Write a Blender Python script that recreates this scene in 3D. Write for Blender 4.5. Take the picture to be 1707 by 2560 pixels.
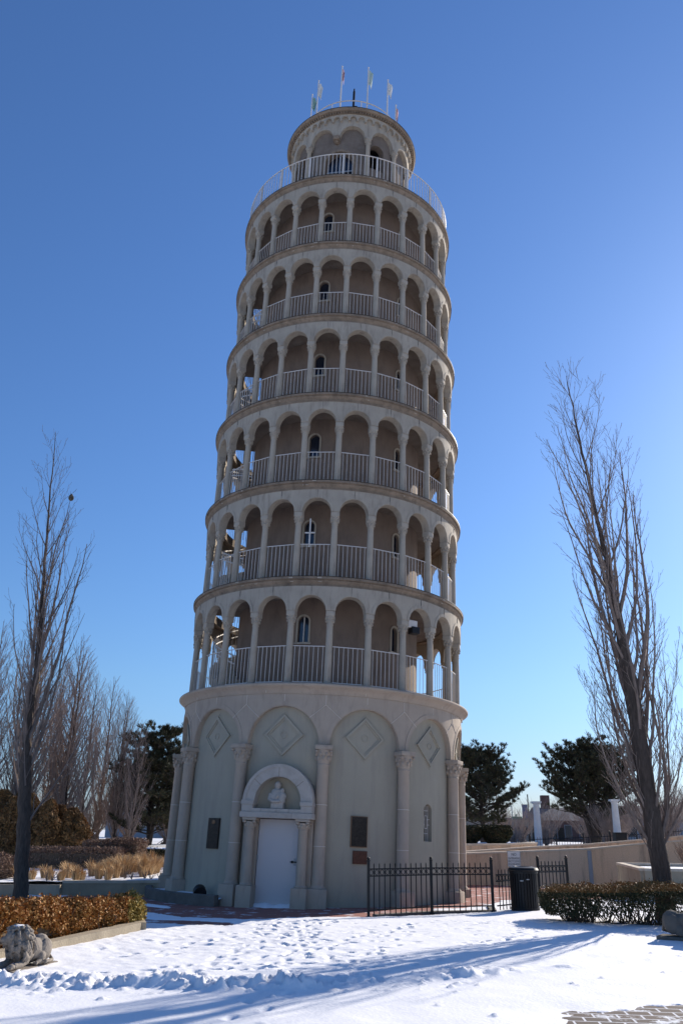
import bpy, bmesh, math, random
import numpy as np
from mathutils import Matrix, Vector, noise as mnoise

for o in list(bpy.data.objects): bpy.data.objects.remove(o)
SC = bpy.context.scene
COL = SC.collection
R = math.radians
PI = math.pi

# ------------------------------------------------------------------ camera
cam_d = bpy.data.cameras.new('camera')
cam = bpy.data.objects.new('camera', cam_d); COL.objects.link(cam)
cam_d.sensor_fit = 'VERTICAL'; cam_d.sensor_height = 24.0
cam_d.lens = 2065.0/2560.0*24.0
cam_d.clip_end = 5000; cam_d.clip_start = 0.05
PITCH, ROLL = 0.37, 0.012
cam.matrix_world = (Matrix.Translation((0, 0, 1.75)) @ Matrix.Rotation(PI/2 + PITCH, 4, 'X')
                    @ Matrix.Rotation(ROLL, 4, 'Z'))
SC.camera = cam

# ------------------------------------------------------------------ light
SUN_AZ = R(40.0)      # from +Y towards +X : the sun stands behind the tower, to the right
SUN_EL = R(24.0)
SUN_DIR = Vector((math.sin(SUN_AZ)*math.cos(SUN_EL), math.cos(SUN_AZ)*math.cos(SUN_EL), math.sin(SUN_EL)))
w = bpy.data.worlds.new('World'); SC.world = w; w.use_nodes = True
wn = w.node_tree.nodes; wn.clear()
sky = wn.new('ShaderNodeTexSky'); sky.sky_type = 'NISHITA'; sky.sun_disc = False
sky.sun_elevation = SUN_EL; sky.sun_rotation = SUN_AZ
sky.altitude = 200; sky.air_density = 1.4; sky.dust_density = 0.5; sky.ozone_density = 6.0
bg = wn.new('ShaderNodeBackground'); bg.inputs[1].default_value = 0.081
wo = wn.new('ShaderNodeOutputWorld')
tint = wn.new('ShaderNodeMix'); tint.data_type = 'RGBA'; tint.blend_type = 'MULTIPLY'; tint.inputs[0].default_value = 1.0
tint.inputs[7].default_value = (0.807, 0.937, 1.12, 1)      # a clear, dry winter sky
wl_ = w.node_tree.links; wtc = wn.new('ShaderNodeTexCoord'); wsp = wn.new('ShaderNodeSeparateXYZ'); wl_.new(wtc.outputs['Generated'], wsp.inputs[0])
wmr = wn.new('ShaderNodeMapRange'); wmr.inputs[1].default_value = 0.0; wmr.inputs[2].default_value = 0.16; wl_.new(wsp.outputs[2], wmr.inputs[0])
wmx = wn.new('ShaderNodeMix'); wmx.data_type = 'RGBA'; wl_.new(wmr.outputs[0], wmx.inputs[0])
wmx.inputs[6].default_value = (0.66, 0.85, 1.40, 1); wmx.inputs[7].default_value = (0.79, 0.955, 1.24, 1); wl_.new(wmx.outputs[2], tint.inputs[7])
w.node_tree.links.new(sky.outputs[0], tint.inputs[6]); w.node_tree.links.new(tint.outputs[2], bg.inputs[0]); w.node_tree.links.new(bg.outputs[0], wo.inputs[0])
sl = bpy.data.lights.new('sun', 'SUN'); sl.energy = 5.0; sl.angle = R(0.55); sl.color = (1.0, 0.91, 0.79)
so = bpy.data.objects.new('sun', sl); COL.objects.link(so)
so.rotation_euler = (-SUN_DIR).to_track_quat('-Z', 'Y').to_euler()
SC.view_settings.view_transform = 'Standard'; SC.view_settings.look = 'None'
SC.view_settings.exposure = 0.52; SC.view_settings.gamma = 1.0
SC.render.engine = 'CYCLES'

# ------------------------------------------------------------------ materials
def mat(name, col, rough=0.85, var=0.0, vscale=3.0, vcol=None, bump=0.0, bscale=40.0, metal=0.0, spec=0.3,
        streak=None, island=None, grime=None):
    m = bpy.data.materials.new(name); m.use_nodes = True
    nt = m.node_tree; N = nt.nodes; L = nt.links
    b = N['Principled BSDF']
    b.inputs['Roughness'].default_value = rough
    b.inputs['Metallic'].default_value = metal
    b.inputs['Specular IOR Level'].default_value = spec
    tc = N.new('ShaderNodeTexCoord')
    out = None
    c4 = (*col, 1)
    if var > 0 or vcol:
        nz = N.new('ShaderNodeTexNoise'); nz.inputs['Scale'].default_value = vscale
        nz.inputs['Detail'].default_value = 6; nz.inputs['Roughness'].default_value = 0.62
        if streak:
            mp = N.new('ShaderNodeMapping'); mp.inputs['Scale'].default_value = streak
            L.new(tc.outputs['Object'], mp.inputs[0]); L.new(mp.outputs[0], nz.inputs[0])
        else: L.new(tc.outputs['Object'], nz.inputs[0])
        rp = N.new('ShaderNodeValToRGB')
        c2 = vcol or tuple(c*(1-var) for c in col)
        c1 = col if vcol else tuple(min(1, c*(1+var)) for c in col)
        rp.color_ramp.elements[0].position = 0.32; rp.color_ramp.elements[0].color = (*c2, 1)
        rp.color_ramp.elements[1].position = 0.68; rp.color_ramp.elements[1].color = (*c1, 1)
        L.new(nz.outputs[0], rp.inputs[0]); out = rp.outputs[0]
    if island:
        g = N.new('ShaderNodeNewGeometry'); rp = N.new('ShaderNodeValToRGB')
        els = rp.color_ramp.elements
        for i, c in enumerate(island):
            p = i/(len(island)-1)
            if i == 0: e = els[0]
            elif i == len(island)-1: e = els[-1]
            else: e = els.new(p)
            e.position = p; e.color = (*c, 1)
        L.new(g.outputs['Random Per Island'], rp.inputs[0]); out = rp.outputs[0]
    if grime:      # (colour, scale, amount, mapping scale)
        gc, gs, ga, gm = grime
        mp = N.new('ShaderNodeMapping'); mp.inputs['Scale'].default_value = gm
        L.new(tc.outputs['Object'], mp.inputs[0])
        nz = N.new('ShaderNodeTexNoise'); nz.inputs['Scale'].default_value = gs; nz.inputs['Detail'].default_value = 7
        nz.inputs['Roughness'].default_value = 0.7
        L.new(mp.outputs[0], nz.inputs[0])
        rr = N.new('ShaderNodeMapRange'); rr.inputs[1].default_value = 0.5; rr.inputs[2].default_value = 0.72
        rr.inputs[3].default_value = 0; rr.inputs[4].default_value = ga
        L.new(nz.outputs[0], rr.inputs[0])
        mx = N.new('ShaderNodeMix'); mx.data_type = 'RGBA'
        L.new(rr.outputs[0], mx.inputs[0])
        if out: L.new(out, mx.inputs[6])
        else: mx.inputs[6].default_value = c4
        mx.inputs[7].default_value = (*gc, 1); out = mx.outputs[2]
    if out: L.new(out, b.inputs['Base Color'])
    else: b.inputs['Base Color'].default_value = c4
    if bump > 0:
        nz = N.new('ShaderNodeTexNoise'); nz.inputs['Scale'].default_value = bscale; nz.inputs['Detail'].default_value = 5
        L.new(tc.outputs['Object'], nz.inputs[0])
        bp = N.new('ShaderNodeBump'); bp.inputs['Strength'].default_value = bump; bp.inputs['Distance'].default_value = 0.02
        L.new(nz.outputs[0], bp.inputs['Height']); L.new(bp.outputs[0], b.inputs['Normal'])
    return m

def brick_mat(name, c1, c2, mortar, bw, rh, ms, rot=0.0, bump=0.5, snow=0.0):
    m = bpy.data.materials.new(name); m.use_nodes = True
    nt = m.node_tree; N = nt.nodes; L = nt.links; b = N['Principled BSDF']
    b.inputs['Roughness'].default_value = 0.85; b.inputs['Specular IOR Level'].default_value = 0.25
    tc = N.new('ShaderNodeTexCoord'); mp = N.new('ShaderNodeMapping'); mp.inputs['Rotation'].default_value = (0, 0, rot)
    L.new(tc.outputs['Object'], mp.inputs[0])
    br = N.new('ShaderNodeTexBrick'); L.new(mp.outputs[0], br.inputs[0])
    br.inputs['Color1'].default_value = (*c1, 1); br.inputs['Color2'].default_value = (*c2, 1)
    br.inputs['Mortar'].default_value = (*mortar, 1); br.inputs['Scale'].default_value = 1.0
    br.inputs['Mortar Size'].default_value = ms; br.inputs['Brick Width'].default_value = bw
    br.inputs['Row Height'].default_value = rh; br.inputs['Mortar Smooth'].default_value = 0.1
    nz = N.new('ShaderNodeTexNoise'); nz.inputs['Scale'].default_value = 2.2; nz.inputs['Detail'].default_value = 8
    nz.inputs['Roughness'].default_value = 0.7
    L.new(tc.outputs['Object'], nz.inputs[0])
    rr = N.new('ShaderNodeMapRange'); rr.inputs[1].default_value = 0.56; rr.inputs[2].default_value = 0.62
    rr.inputs[3].default_value = 0; rr.inputs[4].default_value = snow
    L.new(nz.outputs[0], rr.inputs[0])
    mx = N.new('ShaderNodeMix'); mx.data_type = 'RGBA'; L.new(rr.outputs[0], mx.inputs[0])
    L.new(br.outputs[0], mx.inputs[6]); mx.inputs[7].default_value = (0.8, 0.82, 0.85, 1)
    L.new(mx.outputs[2], b.inputs['Base Color'])
    bp = N.new('ShaderNodeBump'); bp.inputs['Strength'].default_value = bump; bp.inputs['Distance'].default_value = 0.008; bp.invert = True
    L.new(br.outputs['Fac'], bp.inputs['Height']); L.new(bp.outputs[0], b.inputs['Normal'])
    return m

M = {}
M['stone'] = mat('arcade_stone', (0.385, 0.333, 0.268), 0.9, 0.10, 1.6, bump=0.25, bscale=60, grime=((0.20, 0.165, 0.135), 2.6, 0.75, (2.6, 2.6, 0.45)))
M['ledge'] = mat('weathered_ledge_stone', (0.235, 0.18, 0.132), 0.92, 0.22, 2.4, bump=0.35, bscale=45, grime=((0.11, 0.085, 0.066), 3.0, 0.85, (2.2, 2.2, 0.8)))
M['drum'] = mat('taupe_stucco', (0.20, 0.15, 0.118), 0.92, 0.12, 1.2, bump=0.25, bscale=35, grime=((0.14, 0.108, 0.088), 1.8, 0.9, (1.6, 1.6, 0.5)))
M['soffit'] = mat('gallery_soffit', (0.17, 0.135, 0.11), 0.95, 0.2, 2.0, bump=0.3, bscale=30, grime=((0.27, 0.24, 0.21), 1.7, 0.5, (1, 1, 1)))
M['base_wall'] = mat('grey_green_stucco', (0.36, 0.32, 0.248), 0.93, 0.05, 0.9, bump=0.2, bscale=50, grime=((0.275, 0.245, 0.205), 1.5, 0.75, (1.8, 1.8, 0.22)))
M['base_stone'] = mat('pinkish_limestone', (0.405, 0.328, 0.258), 0.88, 0.07, 1.4, bump=0.25, bscale=70, grime=((0.27, 0.215, 0.175), 2.2, 0.75, (2, 2, 0.4)))
M['pale_stone'] = mat('pale_portal_stone', (0.42, 0.375, 0.33), 0.85, 0.10, 3.0, bump=0.3, bscale=60, grime=((0.29, 0.25, 0.21), 3.5, 0.6, (1, 1, 1)))
M['mortar'] = mat('pale_mortar', (0.62, 0.54, 0.46), 0.95)
M['crack'] = mat('dark_joint', (0.10, 0.09, 0.085), 0.95)
M['white_metal'] = mat('white_painted_metal', (0.60, 0.56, 0.52), 0.5, 0.06, 8.0)
M['white_door'] = mat('white_door_paint', (0.50, 0.465, 0.46), 0.5, 0.02, 2.0)
M['glass'] = mat('dark_window_glass', (0.018, 0.022, 0.035), 0.08, spec=0.6)
M['black_metal'] = mat('black_painted_metal', (0.008, 0.008, 0.009), 0.5, spec=0.3)
M['bronze'] = mat('dark_bronze', (0.035, 0.027, 0.021), 0.45, 0.4, 20, metal=0.4, bump=0.5, bscale=60)
M['bronze_rim'] = mat('bronze_rim', (0.22, 0.13, 0.075), 0.45, metal=0.6)
M['copper_plq'] = mat('copper_brown_plaque', (0.11, 0.045, 0.028), 0.5, 0.2, 15, metal=0.3, bump=0.5, bscale=50)
M['bell'] = mat('bell_bronze', (0.30, 0.18, 0.06), 0.4, 0.2, 6, metal=0.7)
M['snow'] = mat('snow', (0.86, 0.86, 0.875), 0.7, 0.02, 1.5, bump=0.30, bscale=22, spec=0.25)
M['snow_far'] = mat('far_snow', (0.84, 0.85, 0.87), 0.75, vscale=0.12, vcol=(0.62, 0.60, 0.56), var=0.1)
M['concrete'] = mat('exposed_aggregate_concrete', (0.62, 0.455, 0.315), 0.95, 0.20, 55, bump=0.9, bscale=90, grime=((0.20, 0.155, 0.12), 1.6, 0.85, (1.6, 1.6, 0.16)))
M['coping'] = mat('smooth_concrete', (0.55, 0.47, 0.37), 0.9, 0.12, 4, bump=0.3, bscale=50)
M['planter'] = mat('tan_planter_concrete', (0.37, 0.31, 0.225), 0.95, 0.12, 2.5, bump=0.5, bscale=40, grime=((0.21, 0.175, 0.13), 2.2, 0.6, (1.5, 1.5, 0.4)))
M['dark_curb'] = mat('dark_curb', (0.14, 0.125, 0.11), 0.95, 0.2, 3, bump=0.4, bscale=40)
M['soil'] = mat('dark_soil', (0.075, 0.06, 0.048), 1.0, 0.3, 8, bump=0.8, bscale=40)
M['lion'] = mat('lion_cast_stone', (0.255, 0.22, 0.185), 0.92, 0.14, 6, bump=0.5, bscale=60, grime=((0.17, 0.15, 0.13), 5, 0.6, (1, 1, 1)))
M['lion_shaded'] = mat('shaded_lion_stone', (0.13, 0.115, 0.098), 0.92, 0.16, 6, bump=0.5, bscale=60)  # same stone as the left lion, darkened for the shade on the right one
M['bark'] = mat('grey_brown_bark', (0.082, 0.062, 0.05), 0.95, 0.35, 9, bump=1.0, bscale=25, streak=(3, 3, 0.5))
M['twig'] = mat('grey_twig', (0.215, 0.165, 0.138), 0.9, 0.3, 3)
M['twig_far'] = mat('brown_grey_twig', (0.29, 0.225, 0.19), 0.9, 0.3, 3)
M['pine_bark'] = mat('dark_pine_bark', (0.055, 0.045, 0.04), 0.95, 0.3, 9, bump=0.8)
M['needles'] = mat('pine_needles', (0.05, 0.06, 0.03), 0.8, island=[(0.022, 0.030, 0.018), (0.055, 0.060, 0.032), (0.034, 0.042, 0.024), (0.085, 0.082, 0.042), (0.105, 0.065, 0.035)])
M['brick'] = brick_mat('red_brick_paving', (0.36, 0.135, 0.10), (0.28, 0.105, 0.082), (0.20, 0.15, 0.13), 0.21, 0.105, 0.008, rot=R(12), snow=0.75)
M['paver'] = brick_mat('brown_pavers', (0.105, 0.075, 0.062), (0.08, 0.06, 0.052), (0.66, 0.66, 0.68), 0.25, 0.20, 0.012, rot=R(6), snow=0.9)
M['orange_leaf'] = mat('orange_hedge_leaf', (0.3, 0.15, 0.04), 0.7, island=[(0.20, 0.085, 0.022), (0.40, 0.19, 0.045), (0.30, 0.115, 0.026), (0.46, 0.25, 0.07), (0.27, 0.10, 0.022), (0.36, 0.20, 0.05)])
M['olive_leaf'] = mat('olive_hedge_leaf', (0.25, 0.18, 0.04), 0.7, island=[(0.16, 0.12, 0.03), (0.42, 0.29, 0.07), (0.32, 0.24, 0.06), (0.24, 0.17, 0.04)])
M['hedge_stem'] = mat('hedge_stem', (0.11, 0.08, 0.055), 0.95)
M['yew_leaf'] = mat('yew_leaf', (0.05, 0.05, 0.02), 0.7, island=[(0.028, 0.036, 0.014), (0.055, 0.058, 0.02), (0.10, 0.07, 0.024), (0.045, 0.045, 0.017)])
M['sunlit_leaf'] = mat('sunlit_yew_tip', (0.15, 0.09, 0.03), 0.7, island=[(0.26, 0.12, 0.035), (0.19, 0.10, 0.03), (0.33, 0.17, 0.05), (0.12, 0.085, 0.028)])  # orange-brown yew tips: sunlight on the hedge top painted into the leaf colour
M['dark_yew'] = mat('dark_clipped_yew', (0.03, 0.03, 0.014), 0.8, island=[(0.018, 0.024, 0.011), (0.035, 0.038, 0.016), (0.06, 0.05, 0.02)])
M['arb_leaf'] = mat('arborvitae_leaf', (0.10, 0.085, 0.03), 0.8, island=[(0.20, 0.115, 0.045), (0.32, 0.18, 0.07), (0.075, 0.05, 0.024), (0.24, 0.12, 0.05)])
M['brown_twig'] = mat('brown_hedge_twig', (0.16, 0.10, 0.08), 0.9, island=[(0.17, 0.105, 0.075), (0.27, 0.18, 0.13), (0.12, 0.072, 0.055), (0.32, 0.22, 0.155)])
M['grass'] = mat('dry_grass', (0.5, 0.33, 0.17), 0.85, island=[(0.42, 0.26, 0.125), (0.58, 0.40, 0.21), (0.34, 0.19, 0.085), (0.66, 0.50, 0.30)])
M['pillar'] = mat('white_pillar_paint', (0.62, 0.62, 0.61), 0.7, 0.06, 4)
M['sign_white'] = mat('sign_white', (0.72, 0.71, 0.68), 0.5, 0.06, 10)
M['sign_black'] = mat('sign_lettering', (0.03, 0.03, 0.03), 0.6)
M['street_green'] = mat('street_sign_green', (0.01, 0.16, 0.09), 0.5)
M['banner'] = mat('blue_banner', (0.045, 0.09, 0.20), 0.7)
M['tan_build'] = mat('tan_building', (0.30, 0.255, 0.21), 0.9, 0.1, 1)
M['brick_build'] = mat('red_brick_building', (0.15, 0.085, 0.07), 0.9, 0.2, 3)
M['grey_build'] = mat('grey_siding', (0.30, 0.31, 0.33), 0.9, 0.08, 1)
M['roof_grey'] = mat('grey_shingle', (0.13, 0.13, 0.14), 0.9, 0.2, 4)
M['orange'] = mat('orange_paint', (0.40, 0.14, 0.04), 0.6)
M['signal_body'] = mat('signal_housing', (0.05, 0.042, 0.02), 0.6)
M['galv'] = mat('galvanised_pole', (0.30, 0.31, 0.32), 0.5, metal=0.5)
M['nest'] = mat('paper_nest', (0.10, 0.085, 0.06), 0.95, 0.3, 20)
M['flag_green'] = mat('green_flag', (0.20, 0.34, 0.31), 0.8)
M['flag_white'] = mat('white_flag', (0.68, 0.67, 0.64), 0.8, 0.1, 6)
M['flag_red'] = mat('red_flag', (0.55, 0.32, 0.31), 0.8)
M['flag_mint'] = mat('white_green_flag', (0.60, 0.63, 0.58), 0.8, vscale=4, vcol=(0.30, 0.46, 0.40), var=0.1)
em = mat('green_signal_lamp', (0.02, 0.3, 0.2), 0.5)
em.node_tree.nodes['Principled BSDF'].inputs['Emission Color'].default_value = (0.05, 1.0, 0.62, 1)
em.node_tree.nodes['Principled BSDF'].inputs['Emission Strength'].default_value = 2.2
M['green_lamp'] = em

# ------------------------------------------------------------------ mesh helpers
class MB:
    def __init__(s): s.v = []; s.f = []; s.m = []; s.mats = []
    def mi(s, m):
        if m is None: return 0
        if m not in s.mats: s.mats.append(m)
        return s.mats.index(m)
    def add(s, vs, fs, m=None):
        o = len(s.v); s.v.extend([tuple(v) for v in vs]); k = s.mi(m)
        for f in fs: s.f.append(tuple(i+o for i in f)); s.m.append(k)
    def box(s, c, d, m=None, rz=0.0, mtx=None, taper=1.0):
        x, y, z = d[0]/2, d[1]/2, d[2]/2
        vs = [(-x, -y, -z), (x, -y, -z), (x, y, -z), (-x, y, -z), (-x*taper, -y*taper, z), (x*taper, -y*taper, z), (x*taper, y*taper, z), (-x*taper, y*taper, z)]
        T = mtx if mtx is not None else Matrix.Translation(c) @ Matrix.Rotation(rz, 4, 'Z')
        s.add([T @ Vector(v) for v in vs], [(0, 3, 2, 1), (4, 5, 6, 7), (0, 1, 5, 4), (1, 2, 6, 5), (2, 3, 7, 6), (3, 0, 4, 7)], m)
    def bevbox(s, c, d, b, m=None, rz=0.0):
        bm = bmesh.new(); bmesh.ops.create_cube(bm, size=1.0)
        bmesh.ops.scale(bm, vec=d, verts=bm.verts)
        bmesh.ops.bevel(bm, geom=bm.edges[:], offset=b, segments=2, affect='EDGES', profile=0.6)
        T = Matrix.Translation(c) @ Matrix.Rotation(rz, 4, 'Z')
        bm.verts.index_update()
        s.add([T @ v.co for v in bm.verts], [[v.index for v in f.verts] for f in bm.faces], m); bm.free()
    def tube(s, pts, rad, n=6, m=None, cap=True):
        pts = [Vector(p) for p in pts]
        if not hasattr(rad, '__len__'): rad = [rad]*len(pts)
        o = len(s.v); k = s.mi(m); prev = None
        for i, p in enumerate(pts):
            t = (pts[min(i+1, len(pts)-1)] - pts[max(i-1, 0)])
            if t.length < 1e-9: t = Vector((0, 0, 1))
            t.normalize()
            if prev is None:
                a = Vector((1, 0, 0)) if abs(t.x) < 0.8 else Vector((0, 1, 0))
            else: a = prev
            u = (a - t*a.dot(t)); u.normalize(); v = t.cross(u); prev = u
            for j in range(n):
                an = 2*PI*j/n
                s.v.append(tuple(p + (u*math.cos(an) + v*math.sin(an))*rad[i]))
        for i in range(len(pts)-1):
            for j in range(n):
                a = o+i*n+j; b = o+i*n+(j+1) % n
                s.f.append((a, b, b+n, a+n)); s.m.append(k)
        if cap and n > 3:
            s.f.append(tuple(o+j for j in range(n))[::-1]); s.m.append(k)
            e = o+(len(pts)-1)*n; s.f.append(tuple(e+j for j in range(n))); s.m.append(k)
    def lathe(s, prof, n=16, m=None, c=(0, 0, 0), closed=False):
        o = len(s.v); k = s.mi(m); P = len(prof)
        for (r, z) in prof:
            for j in range(n):
                a = 2*PI*j/n; s.v.append((c[0]+r*math.cos(a), c[1]+r*math.sin(a), c[2]+z))
        for i in range(P-1 if not closed else P):
            for j in range(n):
                a = o+i*n+j; b = o+i*n+(j+1) % n; i2 = (i+1) % P
                s.f.append((a, b, o+i2*n+(j+1) % n, o+i2*n+j)); s.m.append(k)
        if not closed:
            if prof[0][0] > 1e-6: s.f.append(tuple(o+j for j in range(n))[::-1]); s.m.append(k)
            if prof[-1][0] > 1e-6: s.f.append(tuple(o+(P-1)*n+j for j in range(n))); s.m.append(k)
    def ell(s, c, r, m=None, sub=2, rot=None):
        bm = bmesh.new(); bmesh.ops.create_icosphere(bm, subdivisions=sub, radius=1.0)
        T = Matrix.Translation(c) @ (rot.to_4x4() if rot is not None else Matrix.Identity(4)) @ Matrix.Diagonal((*r, 1))
        bm.verts.index_update()
        s.add([T @ v.co for v in bm.verts], [[v.index for v in f.verts] for f in bm.faces], m); bm.free()
    def weld(s):
        d = {}; mp = []; nv = []
        for i, v in enumerate(s.v):
            k = (round(v[0], 4), round(v[1], 4), round(v[2], 4))
            if k not in d: d[k] = len(nv); nv.append(v)
            mp.append(d[k])
        nf = []; nm = []
        for f, m_ in zip(s.f, s.m):
            g = []
            for i in f:
                q = mp[i]
                if not g or g[-1] != q: g.append(q)
            if len(g) > 1 and g[0] == g[-1]: g.pop()
            if len(g) >= 3: nf.append(tuple(g)); nm.append(m_)
        s.v, s.f, s.m = nv, nf, nm
    def build(s, name, m=None, parent=None, smooth=None, weld=False, loc=None):
        if weld: s.weld()
        me = bpy.data.meshes.new(name)
        me.from_pydata(s.v, [], s.f)
        for mm in (s.mats if s.mats else [m]): me.materials.append(mm)
        if s.mats: me.polygons.foreach_set('material_index', s.m)
        if smooth is not None:
            me.polygons.foreach_set('use_smooth', [True]*len(me.polygons))
            me.set_sharp_from_angle(angle=R(smooth))
        me.update()
        return link(me, name, parent, loc)

def link(me, name, parent=None, loc=None):
    o = bpy.data.objects.new(name, me); COL.objects.link(o)
    if parent is not None: o.parent = parent
    if loc is not None: o.location = loc
    return o
def arr_mesh(name, V, F, m, parent=None, smooth=False):
    me = bpy.data.meshes.new(name)
    V = np.asarray(V, np.float32); F = np.asarray(F, np.int32); k = F.shape[1]
    me.vertices.add(len(V)); me.vertices.foreach_set('co', V.ravel())
    me.loops.add(F.size); me.loops.foreach_set('vertex_index', F.ravel())
    me.polygons.add(len(F)); me.polygons.foreach_set('loop_start', np.arange(0, F.size, k, dtype=np.int32))
    if smooth: me.polygons.foreach_set('use_smooth', np.ones(len(F), bool))
    me.update(calc_edges=True); me.validate()
    me.materials.append(m)
    return link(me, name, parent)
def tag(o, label=None, cat=None, group=None, kind=None):
    if label: o['label'] = label
    if cat: o['category'] = cat
    if group: o['group'] = group
    if kind: o['kind'] = kind
    return o
def thing(name, label, cat, loc=(0, 0, 0), rz=0.0, group=None):
    o = bpy.data.objects.new(name, None); COL.objects.link(o); o.empty_display_size = 0.1
    o.location = loc; o.rotation_euler = (0, 0, rz)
    return tag(o, label, cat, group)
def dup(o, parent=None, loc=None, rz=None):
    c = o.copy(); COL.objects.link(c); c.parent = parent
    if loc is not None: c.location = loc
    if rz is not None: c.rotation_euler = (0, 0, rz)
    for ch in list(o.children): dup(ch, c)
    return c

def fbm(x, y, scale, octv=4, seed=0, gain=0.5):
    x = np.asarray(x, float)*scale + seed*17.31; y = np.asarray(y, float)*scale - seed*9.17
    tot = np.zeros_like(x); amp = 1.0; nrm = 0
    for o in range(octv):
        xi = np.floor(x).astype(np.int64); yi = np.floor(y).astype(np.int64); fx = x-xi; fy = y-yi
        fx = fx*fx*(3-2*fx); fy = fy*fy*(3-2*fy)
        def h(a, b):
            n = (a*374761393 + b*668265263 + (seed+o)*974711) & 0xffffffff
            n = ((n ^ (n >> 13))*1274126177) & 0xffffffff
            return ((n ^ (n >> 16)) & 0xffff)/65535.0
        v = (h(xi, yi)*(1-fx)+h(xi+1, yi)*fx)*(1-fy) + (h(xi, yi+1)*(1-fx)+h(xi+1, yi+1)*fx)*fy
        tot += amp*(v-0.5)*2; nrm += amp; amp *= gain; x = x*2.03+3.1; y = y*2.03-1.7
    return tot/nrm

# ------------------------------------------------------------------ ground, paving, snow
TC = (-0.654, 26.81)            # where the tower's axis meets the ground
def far_z(x, y):
    t = np.clip((y-40.0)/5.0, 0, 1); t = t*t*(3-2*t)
    return 1.15*t - 0.09
def grid(xs, ys, zf):
    X, Y = np.meshgrid(xs, ys); Z = zf(X, Y)
    V = np.stack([X.ravel(), Y.ravel(), Z.ravel()], 1); nx, ny = len(xs), len(ys)
    i = np.arange(nx-1)[None, :] + nx*np.arange(ny-1)[:, None]; i = i.ravel()
    return V, np.stack([i, i+1, i+nx+1, i+nx], 1)
xs = np.concatenate([[-1500, -700, -300, -150], np.arange(-80, 81, 2.0), [150, 300, 700, 1500]])
ys = np.concatenate([[-300, -120, -50], np.arange(-20, 130, 1.5), [160, 220, 320, 600, 1200, 2500]])
V, F = grid(xs, ys, lambda X, Y: far_z(X, Y) + 0.03*fbm(X, Y, 0.2, 3, 5))
tag(arr_mesh('ground', V, F, M['snow_far'], smooth=True), kind='structure')

rng = np.random.default_rng(7)
def seg_y(x):
    return np.interp(x, [-8, -4.5, -1.1, 0.3, 2.1, 3.35, 7], [11.0, 11.05, 11.0, 11.4, 12.1, 12.8, 15.2])
NX = np.arange(-9.0, 9.01, 0.036); NY = np.concatenate([np.arange(4.5, 8.5, 0.08), np.arange(8.5, 20.5, 0.036), np.arange(20.5, 25.6, 0.07)])
SX, SY = np.meshgrid(NX, NY)
H = 0.078 + 0.018*fbm(SX, SY, 0.5, 3, 1) + 0.007*fbm(SX, SY, 2.5, 3, 2)
rough = np.clip(0.5+0.8*fbm(SX, SY, 0.45, 2, 11), 0, 1)
north = 1/(1+np.exp(-(SY-seg_y(SX))/0.06))
left = np.clip((1.2-SX)/2.2, 0, 1)
H += north*(0.004 + 0.012*left)*fbm(SX, SY, 6.0, 3, 3)*(0.4+rough)
H += north*0.0045*fbm(SX, SY, 13.0, 2, 23)*np.clip(0.5+1.2*fbm(SX, SY, 0.7, 2, 24), 0, 1.3)
# trampled part
tr = np.exp(-((SX+0.9+0.25*(SY-15))/2.0)**2)*np.clip((SY-11)/1.0, 0, 1)
H += tr*0.009*fbm(SX, SY, 5.0, 2, 4)
# ploughed ridge
dr = SY-seg_y(SX)-0.22*fbm(SX, SY*0, 0.7, 2, 41)-0.10*fbm(SX, SY*0, 2.1, 2, 42)
amp = np.interp(SX, [-6, -0.6, 0.3, 1.5, 3, 5], [0.085, 0.085, 0.05, 0.03, 0.022, 0.01])
lum = np.clip(0.5+0.45*fbm(SX, SY, 3.4, 2, 6, 0.6)+1.5*fbm(SX, SY, 9.0, 3, 16, 0.7), 0.03, 1.4)
amp = amp*np.clip(0.75+1.3*fbm(SX, SY*0.3, 0.9, 2, 43), 0.15, 1.5)
H += amp*lum*np.exp(-(np.where(dr > 0, dr/0.42, dr/0.12))**2)
H -= (1-north)*0.035
# crumbs of snow around the ridge
def bumpat(cx, cy, rx, ry, ang, dz, rim=0.0):
    i0, i1 = np.searchsorted(NX, [cx-0.5, cx+0.5]); j0, j1 = np.searchsorted(NY, [cy-0.5, cy+0.5])
    if i1 <= i0 or j1 <= j0: return
    x = SX[j0:j1, i0:i1]-cx; y = SY[j0:j1, i0:i1]-cy
    u = x*math.cos(ang)+y*math.sin(ang); v = -x*math.sin(ang)+y*math.cos(ang)
    d = np.sqrt((u/rx)**2+(v/ry)**2)
    H[j0:j1, i0:i1] += dz*np.exp(-d**4) + rim*np.exp(-((d-1.35)/0.3)**2)
for k in range(330):
    x = rng.uniform(-5.5, 1.8); y = seg_y(x)+rng.normal(0.05, 0.42)
    r = 0.016+0.034*rng.random()**2
    bumpat(x, y, r, r*rng.uniform(0.7, 1.1), rng.uniform(0, 3), r*rng.uniform(0.5, 1.0))
for k in range(45):
    x = rng.uniform(1.0, 6); y = rng.uniform(9.5, 19); r = rng.uniform(0.015, 0.04)
    bumpat(x, y, r, r, 0, r*0.8)
bumpat(1.62, 12.0, 0.08, 0.06, 0.2, 0.06); bumpat(1.75, 12.04, 0.05, 0.05, 0.2, 0.045); bumpat(1.5, 12.03, 0.05, 0.04, 0.2, 0.03); bumpat(3.1, 12.75, 0.16, 0.04, 0.2, 0.03)
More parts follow.
